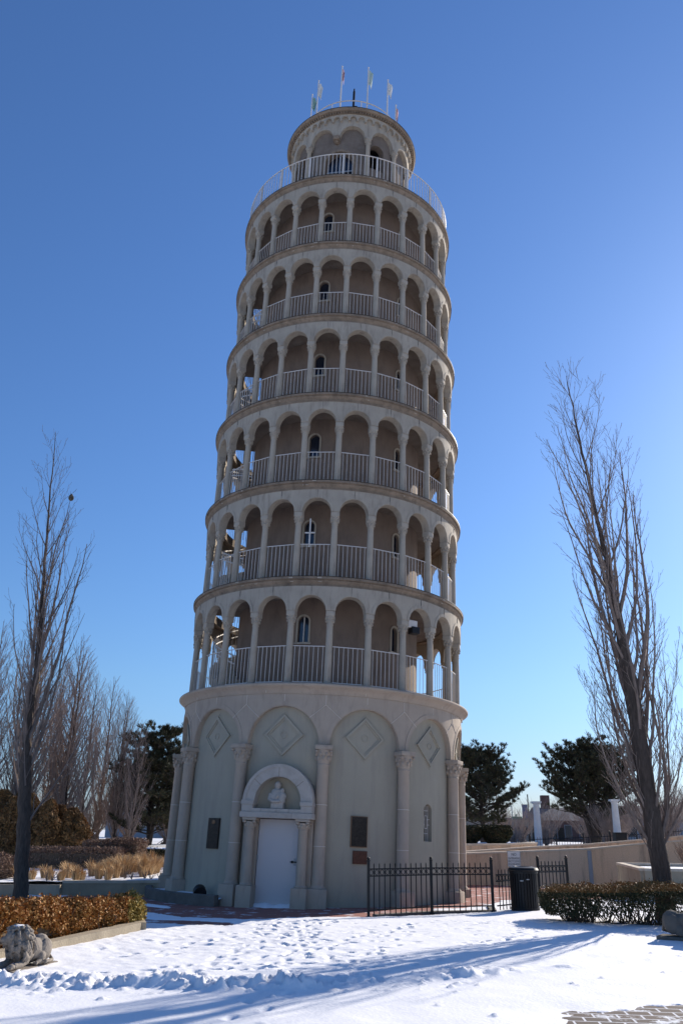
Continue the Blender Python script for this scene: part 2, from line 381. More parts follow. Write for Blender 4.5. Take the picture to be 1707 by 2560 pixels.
# footprints: several walks to and from the tower door
def walk(x0, y0, x1, y1, step=0.36, jit=0.06, depth=0.05):
    n = max(2, int(math.hypot(x1-x0, y1-y0)/step)); a = math.atan2(y1-y0, x1-x0)
    for i in range(n):
        t = i/n; s = 0.11 if i % 2 else -0.11
        x = x0+(x1-x0)*t - s*math.sin(a) + rng.normal(0, jit); y = y0+(y1-y0)*t + s*math.cos(a)+rng.normal(0, jit)
        bumpat(x, y, 0.125, 0.05, a+rng.normal(0, 0.25), -depth*rng.uniform(0.6, 1.2), 0.012*rng.uniform(0, 1.4))
for a in [(-1.6, 11.4, -1.2, 19.2), (-0.7, 11.2, -0.4, 19.3), (-2.0, 12, 0.2, 19.4), (0.4, 11.6, -1.0, 19.0), (-2.6, 13.5, -0.6, 18.8),
          (-2.9, 13.2, -2.0, 13.6), (-1.4, 12.2, 0.9, 17.0), (0.2, 11.9, 1.6, 18.8), (-0.9, 9.0, -0.7, 11.0), (-3.4, 11.6, 0.2, 12.6), (0.5, 12.2, 4.2, 18.0), (-0.6, 14.5, -1.7, 18.4)]:
    walk(*a)
for k in range(90):
    x = rng.normal(-0.7, 1.0); y = rng.uniform(12, 19)
    bumpat(x, y, rng.uniform(0.05, 0.13), rng.uniform(0.04, 0.08), rng.uniform(0, 3), -rng.uniform(0.012, 0.04), 0.008)
for k in range(160):
    x = rng.normal(1.9, 1.4); y = rng.uniform(15, 19)
    bumpat(x, y, rng.uniform(0.05, 0.14), rng.uniform(0.025, 0.05), rng.normal(0.3, 0.4), -rng.uniform(0.006, 0.02), 0.006)
# drift along the left planter wall
pd = (SX+4.16)*0.953 - (SY-13.56)*0.303
H += 0.05*np.exp(-(np.clip(pd-0.05, 0, 9)/0.55)**2)*(SY < 16.2)
# where the paving is bare the snow sheet sinks below the bricks
rt = np.hypot(SX-TC[0], SY-TC[1])
nb = 0.32*fbm(SX, SY, 1.1, 4, 8) + 0.12*fbm(SX, SY, 5.0, 3, 9)
edge = np.interp(SX, [-5, -3.4, -1.7, -1.2, -0.7, -0.1, 0.55, 1.45, 2.9, 5], [7.15, 7.5, 7.45, 7.1, 6.85, 6.8, 6.75, 6.8, 6.6, 5.9])
sliver = np.clip((0.55-np.abs(rt-8.75)+nb)/0.16, 0, 1)*np.clip((-1.9+0.8*nb-SX)/0.6, 0, 1)
bare = np.maximum(np.clip((edge-rt+nb*0.7)/0.16, 0, 1), sliver)
strip2 = np.clip((0.22-np.abs(rt-6.0-0.05*SX))/0.1+nb*0.7, 0, 1)*np.clip((-3.7-SX)/0.4, 0, 1)
bare = bare*(1-strip2)
H -= 0.05*np.exp(-(np.clip(rt-edge, 0, 9)/0.9)**2)
H -= 0.02*np.exp(-((rt-8.75)/1.0)**2)*np.clip((-1.2-SX)/0.8, 0, 1)
behind = np.clip((SX-1.9)/0.5, 0, 1)*np.clip((rt-5.15+nb)/0.3, 0, 1)*np.clip((SY-21.6)/0.3, 0, 1)
bare = bare*(1-behind)
H -= bare*0.13
d2 = (SY-(9.80+0.43*(SX-2.1)))
pv = np.clip((-d2+0.30*fbm(SX, SY, 1.9, 4, 12, 0.65)-0.02)/0.16, 0, 1)*np.clip((SX-2.15+0.35*fbm(SX, SY, 2.0, 3, 13))/0.25, 0, 1)
H -= 0.03*np.exp(-(np.clip(d2, 0, 9)/0.5)**2)*np.clip((SX-1.6)/0.8, 0, 1)
H -= pv*0.09
V = np.stack([SX.ravel(), SY.ravel(), H.ravel()], 1)
nx, ny = len(NX), len(NY)
i = (np.arange(nx-1)[None, :] + nx*np.arange(ny-1)[:, None]).ravel()
tag(arr_mesh('snow_cover', V, np.stack([i, i+1, i+nx+1, i+nx], 1), M['snow'], smooth=True), kind='structure')

mb = MB()
N = 64
for ri, ro in [(3.0, 5.4), (5.4, 9.2)]:
    for k in range(N):
        a, b = 2*PI*k/N, 2*PI*(k+1)/N
        mb.add([(TC[0]+ri*math.sin(a), TC[1]-ri*math.cos(a), 0.002), (TC[0]+ri*math.sin(b), TC[1]-ri*math.cos(b), 0.002),
                (TC[0]+ro*math.sin(b), TC[1]-ro*math.cos(b), 0.002), (TC[0]+ro*math.sin(a), TC[1]-ro*math.cos(a), 0.002)], [(0, 1, 2, 3)])
tag(mb.build('brick_paving', M['brick'], weld=True), kind='structure')
mb = MB(); mb.add([(0.9, 5.0, 0.006), (8.5, 5.0, 0.006), (8.5, 13.0, 0.006), (0.9, 13.0, 0.006)], [(0, 1, 2, 3)])
tag(mb.build('paver_walk', M['paver']), kind='structure')

# ------------------------------------------------------------------ the tower
AX = Vector((math.sin(0.0315), math.sin(0.0179), 0)); AX.z = math.sqrt(1-AX.x**2-AX.y**2)
E1 = Vector((0, 1, 0)).cross(AX).normalized(); E2 = AX.cross(E1)
TB = Vector((TC[0], TC[1], 0.17))
tower = bpy.data.objects.new('leaning_tower', None); COL.objects.link(tower)
tower.matrix_world = Matrix(((E1.x, E2.x, AX.x, TB.x), (E1.y, E2.y, AX.y, TB.y), (E1.z, E2.z, AX.z, TB.z), (0, 0, 0, 1)))
tag(tower, 'round leaning stone tower with six arcaded galleries and a small belfry on top', 'tower')
TM = tower.matrix_world.copy()
RK = [4.553, 4.444, 4.380, 4.329, 4.236, 4.148, 4.071]
Z0, HF = 5.246, 3.038
def cy(az, r, z): a = R(az); return (r*math.sin(a), -r*math.cos(a), z)
def wpt(az, r, z): return TM @ Vector(cy(az, r, z))
def facing(az): return R(az)             # rotation about z so that local -y points outward at az

def ringwall(mb, ri, ro, z0, z1, ops=(), step=4.0, m=None, caps=True, n=14):
    """cylinder wall with arched openings: ops = (az, half_width, z_bottom, z_spring)"""
    az = []
    for k in range(int(360/step)): az.append((-180+k*step) % 360)
    info = []
    for (c, hw, zb, zs) in ops:
        ha = math.degrees(hw/ro); c = c % 360
        az = [a for a in az if abs((a-c+180) % 360-180) > ha+0.4]
        az += [(c-ha*math.cos(PI*i/n)) % 360 for i in range(n+1)]
        info.append((c, ha, hw, zb, zs))
    az = sorted(set(round(a, 5) for a in az))
    for i, a in enumerate(az):
        b = az[(i+1) % len(az)]
        mid = (a + ((b-a) % 360)/2) % 360; op = None
        for t in info:
            if abs((mid-t[0]+180) % 360-180) < t[1]: op = t
        O = lambda q, z: cy(q, ro, z)
        I = lambda q, z: cy(q, ri, z)
        Q = [(0, 1, 2, 3)]
        if op is None:
            mb.add([O(a, z0), O(b, z0), O(b, z1), O(a, z1)], Q, m); mb.add([I(b, z0), I(a, z0), I(a, z1), I(b, z1)], Q, m)
            if caps: mb.add([I(a, z0), I(b, z0), O(b, z0), O(a, z0)], Q, m)
        else:
            c, ha, hw, zb, zs = op
            def zt(q):
                u = ((q-c+180) % 360-180)/ha*hw
                return zs+math.sqrt(max(0, hw*hw-u*u))
            ta, tb = zt(a), zt(b)
            mb.add([O(a, ta), O(b, tb), O(b, z1), O(a, z1)], Q, m); mb.add([I(b, tb), I(a, ta), I(a, z1), I(b, z1)], Q, m)
            mb.add([O(b, tb), O(a, ta), I(a, ta), I(b, tb)], Q, m)
            if zb > z0+1e-4:
                mb.add([O(a, z0), O(b, z0), O(b, zb), O(a, zb)], Q, m); mb.add([I(b, z0), I(a, z0), I(a, zb), I(b, zb)], Q, m)
                mb.add([O(a, zb), O(b, zb), I(b, zb), I(a, zb)], Q, m)
        if caps: mb.add([O(a, z1), O(b, z1), I(b, z1), I(a, z1)], Q, m)
    for (c, ha, hw, zb, zs) in info:
        if zs-max(zb, z0) > 1e-4:
            for s in (-1, 1):
                q = c+s*ha; z = max(zb, z0)
                mb.add([cy(q, ro, z), cy(q, ri, z), cy(q, ri, zs), cy(q, ro, zs)], [(0, 1, 2, 3)], m)

def cylstrip(mb, pts, wd, rb, proud, m=None, closed=False, az0=0.0):
    """moulding laid on a cylinder: pts = (u, z) polyline, u in metres along the wall at az0"""
    P = [Vector((p[0], p[1])) for p in pts]; n = len(P); L = []; 
    for i in range(n):
        if closed: t = (P[(i+1) % n]-P[i-1])
        else: t = P[min(i+1, n-1)]-P[max(i-1, 0)]
        t.normalize(); nn = Vector((-t.y, t.x))
        if closed or 0 < i < n-1:
            t1 = (P[i]-P[i-1]).normalized(); c = max(0.35, abs(nn.dot(Vector((-t1.y, t1.x)))))
        else: c = 1
        L.append((P[i]+nn*wd/2/c, P[i]-nn*wd/2/c))
    g = lambda q, r: cy(az0+math.degrees(q.x/rb), r, q.y)
    for i in range(n if closed else n-1):
        a, b = L[i], L[(i+1) % n]
        mb.add([g(a[0], rb-0.02), g(b[0], rb-0.02), g(b[1], rb-0.02), g(a[1], rb-0.02), g(a[0], rb+proud), g(b[0], rb+proud), g(b[1], rb+proud), g(a[1], rb+proud)],
               [(4, 5, 6, 7), (0, 1, 5, 4), (2, 3, 7, 6), (0, 4, 7, 3), (1, 2, 6, 5)], m)

def arcpts(r, zc, n=18, a0=0.0, a1=PI): return [(r*math.cos(a0+(a1-a0)*i/n), zc+r*math.sin(a0+(a1-a0)*i/n)) for i in range(n+1)]
def ringlathe(mb, prof, n=96, m=None, a0=0.0, a1=360.0):
    """closed profile (r,z) swept about the tower axis"""
    full = abs(a1-a0-360) < 1e-6; P = len(prof)
    S = [[cy(a0+(a1-a0)*k/n, r, z) for (r, z) in prof] for k in range(n+(0 if full else 1))]
    for k in range(n):
        A = S[k]; B = S[(k+1) % len(S)]
        for i in range(P):
            j = (i+1) % P
            mb.add([A[i], B[i], B[j], A[j]], [(0, 1, 2, 3)], m)
    if not full:
        mb.add(S[0], [tuple(range(P))], m); mb.add(S[-1], [tuple(range(P))[::-1]], m)

# --- ground storey
ARB = [-13+30*k for k in range(12)]             # blind arches
SLITS = [(46.3, 0.17, 1.42, 2.20), (77.0, 0.17, 1.42, 2.20), (-73.0, 0.17, 1.42, 2.20), (137.0, 0.17, 1.42, 2.20)]
mb = MB(); ringwall(mb, 3.86, 4.20, -0.60, 4.96, SLITS, 3.0)
tag(mb.build('base_wall', M['base_wall'], tower, smooth=35, weld=True), 'smooth grey green stucco wall of the ground storey')
mb = MB(); ringwall(mb, 4.19, 4.335, 3.65, 4.97, [(a, 0.985, 3.0, 3.66) for a in ARB], 3.0, M['base_stone'], n=20)
mb.weld()
for a in ARB:
    cylstrip(mb, arcpts(1.05, 3.67, 22), 0.10, 4.335, 0.012, M['base_stone'], az0=a)
    cylstrip(mb, [(0, 4.69), (0, 4.955)], 0.012, 4.338, 0.004, M['mortar'], az0=a)
    cylstrip(mb, [(0, 4.68), (0, 4.955)], 0.012, 4.338, 0.004, M['mortar'], az0=a+15)
    for s in (-1, 1): cylstrip(mb, [(0, 4.70), (s*0.43, 4.34)], 0.010, 4.338, 0.013, M['mortar'], az0=a+15)
mb.build('blind_arcade', M['base_stone'], tower, smooth=35)
mb = MB()
ringlathe(mb, [(4.10, 4.972), (4.36, 4.972), (4.365, 4.995), (4.375, 5.01), (4.40, 5.06), (4.455, 5.115), (4.52, 5.15), (4.548, 5.175), (4.553, 5.21), (4.535, 5.235), (4.50, 5.246), (4.10, 5.246)], 120, M['base_stone'])
for k in range(10): cylstrip(mb, [(0, 4.985), (0, 5.05)], 0.01, 4.395, 0.003, M['mortar'], az0=-20+k*36)
mb.build('cornice', M['base_stone'], tower, smooth=50, weld=True)
for a in ARB:
    if abs((a+180) % 360-180) > 95: continue
    mb = MB(); d = lambda h: [(h, 3.90), (0, 3.90+h), (-h, 3.90), (0, 3.90-h)]
    cylstrip(mb, d(0.60), 0.03, 4.20, 0.012, M['base_wall'], True, a)
    cylstrip(mb, d(0.50), 0.06, 4.20, 0.055, M['base_wall'], True, a)
    cylstrip(mb, d(0.425), 0.045, 4.20, 0.028, M['base_wall'], True, a)
    cylstrip(mb, [(0.085*math.cos(t), 3.9+0.085*math.sin(t)) for t in [2*PI*i/16 for i in range(16)]], 0.02, 4.20, 0.014, M['base_wall'], True, a)
    mb.build('diamond_panel', M['base_wall'], tower)

def leaf_knobs(mb, r, z, n, size, ph=0.0, m=None):
    for i in range(n):
        a = 2*PI*i/n+ph
        mb.ell((r*math.cos(a), r*math.sin(a), z), (size*0.62, size*0.62, size), m, 1)
# engaged column of the ground storey (local z=0 is tower z=-0.19)
SHAFT = MB(); SHAFT.lathe([(0.19, 0.38), (0.207, 0.395), (0.202, 0.42), (0.174, 0.445), (0.166, 0.48), (0.160, 1.355), (0.156, 2.345), (0.152, 3.30), (0.165, 3.32), (0.168, 3.34), (0.152, 3.36)], 24, M['base_stone'])
for z in (1.36, 2.35): SHAFT.lathe([(0.150, z-0.008), (0.162, z-0.006), (0.162, z+0.006), (0.150, z+0.008)], 24, M['mortar'])
CAP = MB(); CAP.lathe([(0.15, 3.36), (0.165, 3.40), (0.175, 3.50), (0.195, 3.60), (0.235, 3.705), (0.20, 3.712)], 20, M['base_stone'])
leaf_knobs(CAP, 0.180, 3.50, 8, 0.075, 0.0, M['base_stone']); leaf_knobs(CAP, 0.205, 3.60, 8, 0.068, PI/8, M['base_stone'])
for q in range(4):
    a = PI/4+q*PI/2; CAP.ell((0.265*math.cos(a), 0.265*math.sin(a), 3.665), (0.045, 0.045, 0.045), M['base_stone'], 1)
CAP.bevbox((0, 0, 3.765), (0.46, 0.46, 0.115), 0.015, M['base_stone'])
PLI = MB(); PLI.bevbox((0, 0, 0.05), (0.48, 0.48, 0.68), 0.035, M['base_stone'])
first = None
for k in range(12):
    az = 2+30*k; loc = cy(az, 4.345, -0.19)
    if first is None:
        first = SHAFT.build('engaged_column', None, tower, smooth=40); first.location = loc; first.rotation_euler = (0, 0, R(az))
        CAP.build('capital', None, first, smooth=40); PLI.build('plinth', None, first, smooth=30)
    else: dup(first, tower, loc, R(az))

# slit windows
for (az, hw, zb, zs) in SLITS:
    mb = MB(); 
    ua = math.degrees((hw+0.03)/3.9)
    mb.add([cy(az-ua, 3.91, zb-0.05), cy(az+ua, 3.91, zb-0.05), cy(az+ua, 3.91, zs+0.25), cy(az-ua, 3.91, zs+0.25)], [(0, 1, 2, 3)])
    pane = mb.build('slit_window', M['glass'], tower)
    g = MB(); rr = 4.12
    def bar(u0, z0, u1, z1, t=0.009): g.tube([cy(az+math.degrees(u0/rr), rr, z0), cy(az+math.degrees(u1/rr), rr, z1)], t, 4)
    for u in (-0.085, 0.0, 0.085): bar(u, zb, u, zb+0.22); bar(u, zb+0.75, u, zs+0.13)
    for u in (-0.085, 0.085): bar(u, zb+0.2, u, zb+0.78)
    for z in (0.2, 0.78): bar(-0.085, zb+z, 0.085, zb+z)
    for u in (-0.045, 0.045): bar(u, zb+0.33, u, zb+0.65)
    for z in (0.33, 0.65): bar(-0.045, zb+z, 0.045, zb+z)
    for z in (0.42, 0.56): bar(-0.16, zb+z, -0.045, zb+z); bar(0.045, zb+z, 0.16, zb+z)
    bar(0, zb+0.2, 0, zb+0.33); bar(0, zb+0.65, 0, zb+0.78); bar(-0.14, zb, -0.14, zs)
    g.build('grille', M['white_metal'], pane)

# portal (flat frame: x along wall, y outward distance from axis)
PAZ = -12.2
portal = bpy.data.objects.new('portal', None); COL.objects.link(portal); portal.parent = tower
portal.rotation_euler = (0, 0, R(PAZ)); portal.location = (0, 0, 0)
def pbox(mb, x0, x1, y0, y1, z0, z1, m=None, bev=0.012): mb.bevbox(((x0+x1)/2, -(y0+y1)/2, (z0+z1)/2), (x1-x0, y1-y0, z1-z0), bev, m)
mb = MB(); pbox(mb, -0.535, 0.535, 4.10, 4.262, -0.40, 1.79, M['white_door'], 0.006)
door = mb.build('door', None, portal)
mb = MB()
for x0, z0, a, b in ((-0.53, 0.8, 0.02, 1.96), (0.53, 0.8, 0.02, 1.96), (0, 1.775, 1.06, 0.018)): mb.box((x0, -4.2635, z0), (a, 0.006, b), M['crack'])
for z in (0.15, 0.85, 1.55): mb.box((-0.515, -4.268, z), (0.03, 0.02, 0.11), M['galv'])
mb.build('frame_gap', None, door)
mb = MB(); mb.box((0.445, -4.31, 0.78), (0.17, 0.024, 0.026), M['black_metal']); mb.box((0.41, -4.28, 0.78), (0.04, 0.07, 0.06), M['black_metal']); mb.box((0.47, -4.266, 0.78), (0.06, 0.012, 0.17), M['galv'])
mb.build('handle', None, door)
mb = MB(); pbox(mb, -0.96, 0.955, 4.05, 4.66, 1.785, 1.925, M['pale_stone'], 0.018); pbox(mb, -0.66, 0.665, 4.05, 4.61, 1.922, 2.015, M['pale_stone'], 0.012)
for x in (-0.42, 0.0, 0.32): mb.box((x, -4.612, 1.97), (0.006, 0.004, 0.08), M['crack'])
for x in (0.42,): mb.box((x, -4.662, 1.855), (0.006, 0.004, 0.13), M['crack'])
mb.build('lintel', None, portal)
for s in (-1, 1):
    mb = MB(); pbox(mb, min(s*0.635, s*0.935), max(s*0.635, s*0.935), 4.05, 4.62, 1.927, 2.10, M['pale_stone']); pbox(mb, min(s*0.61, s*0.945), max(s*0.61, s*0.945), 4.05, 4.645, 2.098, 2.20, M['pale_stone'])
    mb.build('impost', None, portal)
    pl = MB(); x0, x1 = min(s*0.535, s*0.92), max(s*0.535, s*0.92); pbox(pl, x0, x1, 4.0, 4.33, -0.50, 1.79, M['base_stone']); pl.build('jamb', None, portal)
    sh = MB(); sh.lathe([(0.155, 0.20), (0.165, 0.215), (0.155, 0.24), (0.13, 0.26), (0.125, 0.30), (0.118, 1.0), (0.112, 1.50), (0.125, 1.52), (0.112, 1.535)], 20, M['base_stone'])
    co = sh.build('portal_column', None, portal, smooth=40); co.location = (s*0.70, -4.46, 0)
    c = MB(); c.lathe([(0.112, 1.535), (0.135, 1.60), (0.165, 1.69), (0.14, 1.70)], 16, M['base_stone']); leaf_knobs(c, 0.14, 1.61, 8, 0.05, 0, M['base_stone'])
    for q in range(4):
        a = PI/4+q*PI/2; c.ell((0.185*math.cos(a), 0.185*math.sin(a), 1.69), (0.055, 0.055, 0.05), M['base_stone'], 1)
    c.bevbox((0, 0, 1.752), (0.37, 0.37, 0.062), 0.012, M['base_stone']); c.build('capital', None, co, smooth=40)
    p = MB(); p.bevbox((0, 0, -0.15), (0.40, 0.40, 0.70), 0.025, M['base_stone']); p.build('plinth', None, co)
mb = MB(); ra, rb, zc = 0.615, 0.925, 2.185
for n0, (y0, y1, r0, r1) in enumerate([(4.05, 4.585, ra, rb), (4.05, 4.60, rb-0.085, rb+0.003)]):
    A = []
    for i in range(29):
        t = PI*i/28; A.append([(r*math.cos(t), -y, zc+r*math.sin(t)) for (r, y) in ((r0, y0), (r0, y1), (r1, y1), (r1, y0))])
    for i in range(28):
        for j in range(4): mb.add([A[i][j], A[i+1][j], A[i+1][(j+1) % 4], A[i][(j+1) % 4]], [(0, 1, 2, 3)], M['pale_stone'])
    mb.add(A[0], [(0, 1, 2, 3)], M['pale_stone']); mb.add(A[-1], [(3, 2, 1, 0)], M['pale_stone'])
for t in (R(38), R(90), R(140)):
    c, s_ = math.cos(t), math.sin(t)
    mb.tube([(ra*c, -4.588, zc+ra*s_), (0.845*c, -4.588, zc+0.845*s_)], 0.004, 4, M['crack'])
mb.build('door_arch', None, portal, smooth=40, weld=True)
mb = MB(); pbox(mb, -0.64, 0.64, 4.0, 4.27, 2.0, 2.85, M['base_wall'], 0.01); mb.build('tympanum', None, portal)

# --- arcaded storeys
COLB = MB(); COLB.lathe([(0.135, 0.0), (0.142, 0.02), (0.135, 0.045), (0.108, 0.06), (0.115, 0.08), (0.098, 0.10)], 16)
COLS = MB(); COLS.lathe([(0.098, 0.10), (0.0975, 0.9), (0.089, 1.66), (0.098, 1.67), (0.102, 1.685), (0.089, 1.70)], 16)
COLC = MB(); COLC.lathe([(0.089, 1.70), (0.10, 1.76), (0.118, 1.86), (0.14, 1.91), (0.115, 1.915)], 12)
leaf_knobs(COLC, 0.112, 1.78, 8, 0.045); leaf_knobs(COLC, 0.128, 1.86, 8, 0.042, PI/8)
COLC.bevbox((0, 0, 1.985), (0.255, 0.255, 0.15), 0.018)
col0 = None
PANES = []
def rail_panel(rr, half, h=1.07, n=7):
    mb = MB(); c = rr*math.cos(R(half)); L2 = rr*math.sin(R(half))-0.015
    mb.box((0, -c, h), (2*L2, 0.024, 0.020)); mb.box((0, -c, 0.075), (2*(L2-0.03), 0.02, 0.018))
    for i in range(n):
        x = -L2+0.055+(2*L2-0.11)*i/(n-1); mb.box((x, -c, h/2+0.035), (0.0115, 0.0115, h-0.07))
    return mb
for k in range(6):
    rk = RK[k]; zf = Z0+HF*k; zc = zf+2.06; rn = RK[k+1]
    rc = (rn+rk)/2 - 0.285; ro = (rn+rk)/2 - 0.15
    arch_az = [-5.5+15*j for j in range(24)]
    mb = MB(); ringwall(mb, ro-0.25, ro, zc, zf+2.765, [(a, 0.432, 0, zc+0.005) for a in arch_az], 3.75, M['stone'], n=14)
    mb.weld()
    for a in arch_az:
        cylstrip(mb, arcpts(0.485, zc+0.005, 14), 0.085, ro, 0.012, M['stone'], az0=a)
        cylstrip(mb, [(0, zc+0.45), (0, zc+0.70)], 0.007, ro, 0.0145, M['crack'], az0=a)
    mb.build('arcade_wall', None, tower, smooth=35)
    stuff = MB(); stuffr = MB()
    pan = rail_panel(rc, 6.3)
    pmesh = None
    for j in range(24):
        az = (2+15*j+180) % 360-180
        loc = cy(az, rc, zf)
        if abs(az) < 113:
            if col0 is None:
                col0 = COLS.build('column', M['stone'], tower, smooth=40); col0.location = loc; col0.rotation_euler = (0, 0, R(az))
                COLC.build('capital', M['stone'], col0, smooth=40); COLB.build('column_base', M['stone'], col0, smooth=40)
            else: dup(col0, tower, loc, R(az))
        else:
            T = Matrix.Translation(loc) @ Matrix.Rotation(R(az), 4, 'Z')
            for q in (COLS, COLC, COLB): stuff.add([T @ Vector(v) for v in q.v], q.f, M['stone'])
        a2 = az-7.5
        if abs(a2) < 113:
            if pmesh is None: pmesh = pan.build('railing', M['white_metal'], tower); p = pmesh
            else: p = link(pmesh.data, 'railing', tower)
            p.location = (0, 0, zf); p.rotation_euler = (0, 0, R(a2))
        else:
            T = Matrix.Translation((0, 0, zf)) @ Matrix.Rotation(R(a2), 4, 'Z'); stuffr.add([T @ Vector(v) for v in pan.v], pan.f, M['white_metal'])
    tag(stuff.build('columns', None, tower, smooth=40), kind='stuff'); tag(stuffr.build('railings', None, tower), kind='stuff')
    # gallery floor above with its moulded edge
    zt = zf+HF
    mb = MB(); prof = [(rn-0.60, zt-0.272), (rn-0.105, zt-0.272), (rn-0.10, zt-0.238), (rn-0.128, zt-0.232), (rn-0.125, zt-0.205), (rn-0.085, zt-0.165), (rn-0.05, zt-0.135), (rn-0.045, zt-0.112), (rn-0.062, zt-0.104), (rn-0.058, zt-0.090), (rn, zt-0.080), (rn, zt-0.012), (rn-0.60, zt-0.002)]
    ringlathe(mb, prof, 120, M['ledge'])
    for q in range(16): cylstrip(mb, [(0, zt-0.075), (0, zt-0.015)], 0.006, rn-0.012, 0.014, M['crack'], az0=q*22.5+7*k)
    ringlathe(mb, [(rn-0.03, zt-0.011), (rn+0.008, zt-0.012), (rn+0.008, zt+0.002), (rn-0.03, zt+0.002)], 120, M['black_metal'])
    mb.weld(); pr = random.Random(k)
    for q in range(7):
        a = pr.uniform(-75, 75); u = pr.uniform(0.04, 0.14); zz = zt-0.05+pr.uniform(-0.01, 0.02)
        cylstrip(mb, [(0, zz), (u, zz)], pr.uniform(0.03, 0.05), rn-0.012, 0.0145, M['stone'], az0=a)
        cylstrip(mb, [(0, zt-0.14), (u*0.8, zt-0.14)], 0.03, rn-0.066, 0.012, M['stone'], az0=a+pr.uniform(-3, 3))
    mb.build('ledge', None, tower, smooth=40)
    mb = MB()
    a0, a1 = (-84, 195) if k < 5 else (0, 360)
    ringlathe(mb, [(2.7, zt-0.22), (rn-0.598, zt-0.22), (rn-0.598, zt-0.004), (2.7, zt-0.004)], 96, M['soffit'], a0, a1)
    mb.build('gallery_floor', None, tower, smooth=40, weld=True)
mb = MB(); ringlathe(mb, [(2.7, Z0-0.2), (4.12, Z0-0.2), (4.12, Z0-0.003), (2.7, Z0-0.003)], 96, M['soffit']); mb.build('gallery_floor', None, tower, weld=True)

RD = 2.93
wins = [(az, 0.165, Z0+HF*k+1.48, Z0+HF*k+2.10) for k in range(6) for az in (-13, 105, -140)]+[(45, 0.13, Z0+HF*k+1.48, Z0+HF*k+2.10) for k in range(6)]
for k in range(6):
    mb = MB(); zf = Z0+HF*k
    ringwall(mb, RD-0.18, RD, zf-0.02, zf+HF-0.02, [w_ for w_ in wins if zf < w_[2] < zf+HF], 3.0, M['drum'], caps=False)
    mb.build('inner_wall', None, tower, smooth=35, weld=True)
for (az, hw, zb, zs) in wins:
    mb = MB(); ua = math.degrees((hw+0.03)/RD)
    mb.add([cy(az-ua, RD-0.10, zb-0.05), cy(az+ua, RD-0.10, zb-0.05), cy(az+ua, RD-0.10, zs+hw+0.05), cy(az-ua, RD-0.10, zs+hw+0.05)], [(0, 1, 2, 3)])
    pane = mb.build('window', M['glass'], tower)
    fr = MB(); 
    cylstrip(fr, [(hw+0.025, zb-0.03)]+arcpts(hw+0.025, zs, 14)+[(-hw-0.025, zb-0.03)], 0.05, RD, 0.035, M['stone'], az0=az)
    cylstrip(fr, [(-hw-0.08, zb-0.04), (hw+0.08, zb-0.04)], 0.06, RD, 0.06, M['stone'], az0=az)
    if abs(az) < 20 and zb < 7: cylstrip(fr, [(0, zb), (0, zs+hw)], 0.03, RD-0.08, 0.02, M['white_metal'], az0=az)
    fr.build('frame', None, pane)

# spiral stairs in the gallery (left side)
NS = 17
st = MB(); hr = MB()
for i in range(NS):
    a0 = -46-i*7.1; a1 = a0-7.6; z1 = HF/NS*(i+1); z0 = max(z1-0.40, 0.0)
    ri, ro = RD+0.003, 3.72
    vs = []
    for z in (z0, z1):
        for (a, r) in ((a0, ri), (a0, ro), (a1, ro), (a1, ri)): vs.append(cy(a, r, z))
    zb2 = max(z1-0.22, 0.0)
    vs[2] = cy(a1, ro, zb2); vs[3] = cy(a1, ri, zb2)
    st.add(vs, [(0, 1, 2, 3), (7, 6, 5, 4), (0, 4, 5, 1), (1, 5, 6, 2), (2, 6, 7, 3), (3, 7, 4, 0)])
    for q in (0.25, 0.75):
        a = a0-7.1*q; hr.tube([cy(a, 3.69, z1-0.02), cy(a, 3.69, z1+0.95)], 0.010, 4)
for h in (0.95, 0.72):
    hr.tube([cy(-46-7.1*t, 3.69, HF/NS*(t+0.5)+h) for t in np.linspace(0, NS, 30)], 0.021, 6)
guard = MB()
for q in range(24):
    a = -84-q*3.4; guard.tube([cy(a, 3.50, 0.03), cy(a, 3.50, 1.0)], 0.009, 4)
guard.tube([cy(-84-q*3.4, 3.50, 1.0) for q in range(25)], 0.018, 6)
guard.tube([cy(-84, 3.50, 1.0), cy(-84, 2.98, 1.0)], 0.018, 6)
for q in range(5): guard.tube([cy(-84, 2.98+q*0.12, 0.0), cy(-84, 2.98+q*0.12, 1.0)], 0.009, 4)
s0 = h0 = g0 = None
for k in range(5):
    zf = Z0+HF*k
    if s0 is None: s0 = st.build('staircase', M['stone'], tower, loc=(0, 0, zf)); h0 = hr.build('handrail', M['white_metal'], s0); s = s0
    else: s = dup(s0, tower, (0, 0, zf))
    if g0 is None: g0 = guard.build('stair_guard', M['white_metal'], tower); g0.location = (0, 0, zf+HF)
    elif k < 5: g = link(g0.data, 'stair_guard', tower); g.location = (0, 0, zf+HF)

# top gallery railing
mb = MB(); zt = Z0+HF*6; rr = 3.95
for q in range(170):
    a = q*360/170; mb.box(cy(a, rr, zt+0.53), (0.018, 0.018, 1.0), rz=R(a))
for q in range(20): mb.box(cy(-2.8+18*q, rr, zt+0.53), (0.055, 0.055, 1.06), rz=R(-2.8+18*q))
for h in (1.06, 0.06): mb.tube([cy(q*3, rr, zt+h) for q in range(121)], 0.020, 6, cap=False)
tag(mb.build('terrace_railing', M['white_metal'], tower), 'white curved railing round the top terrace below the belfry')

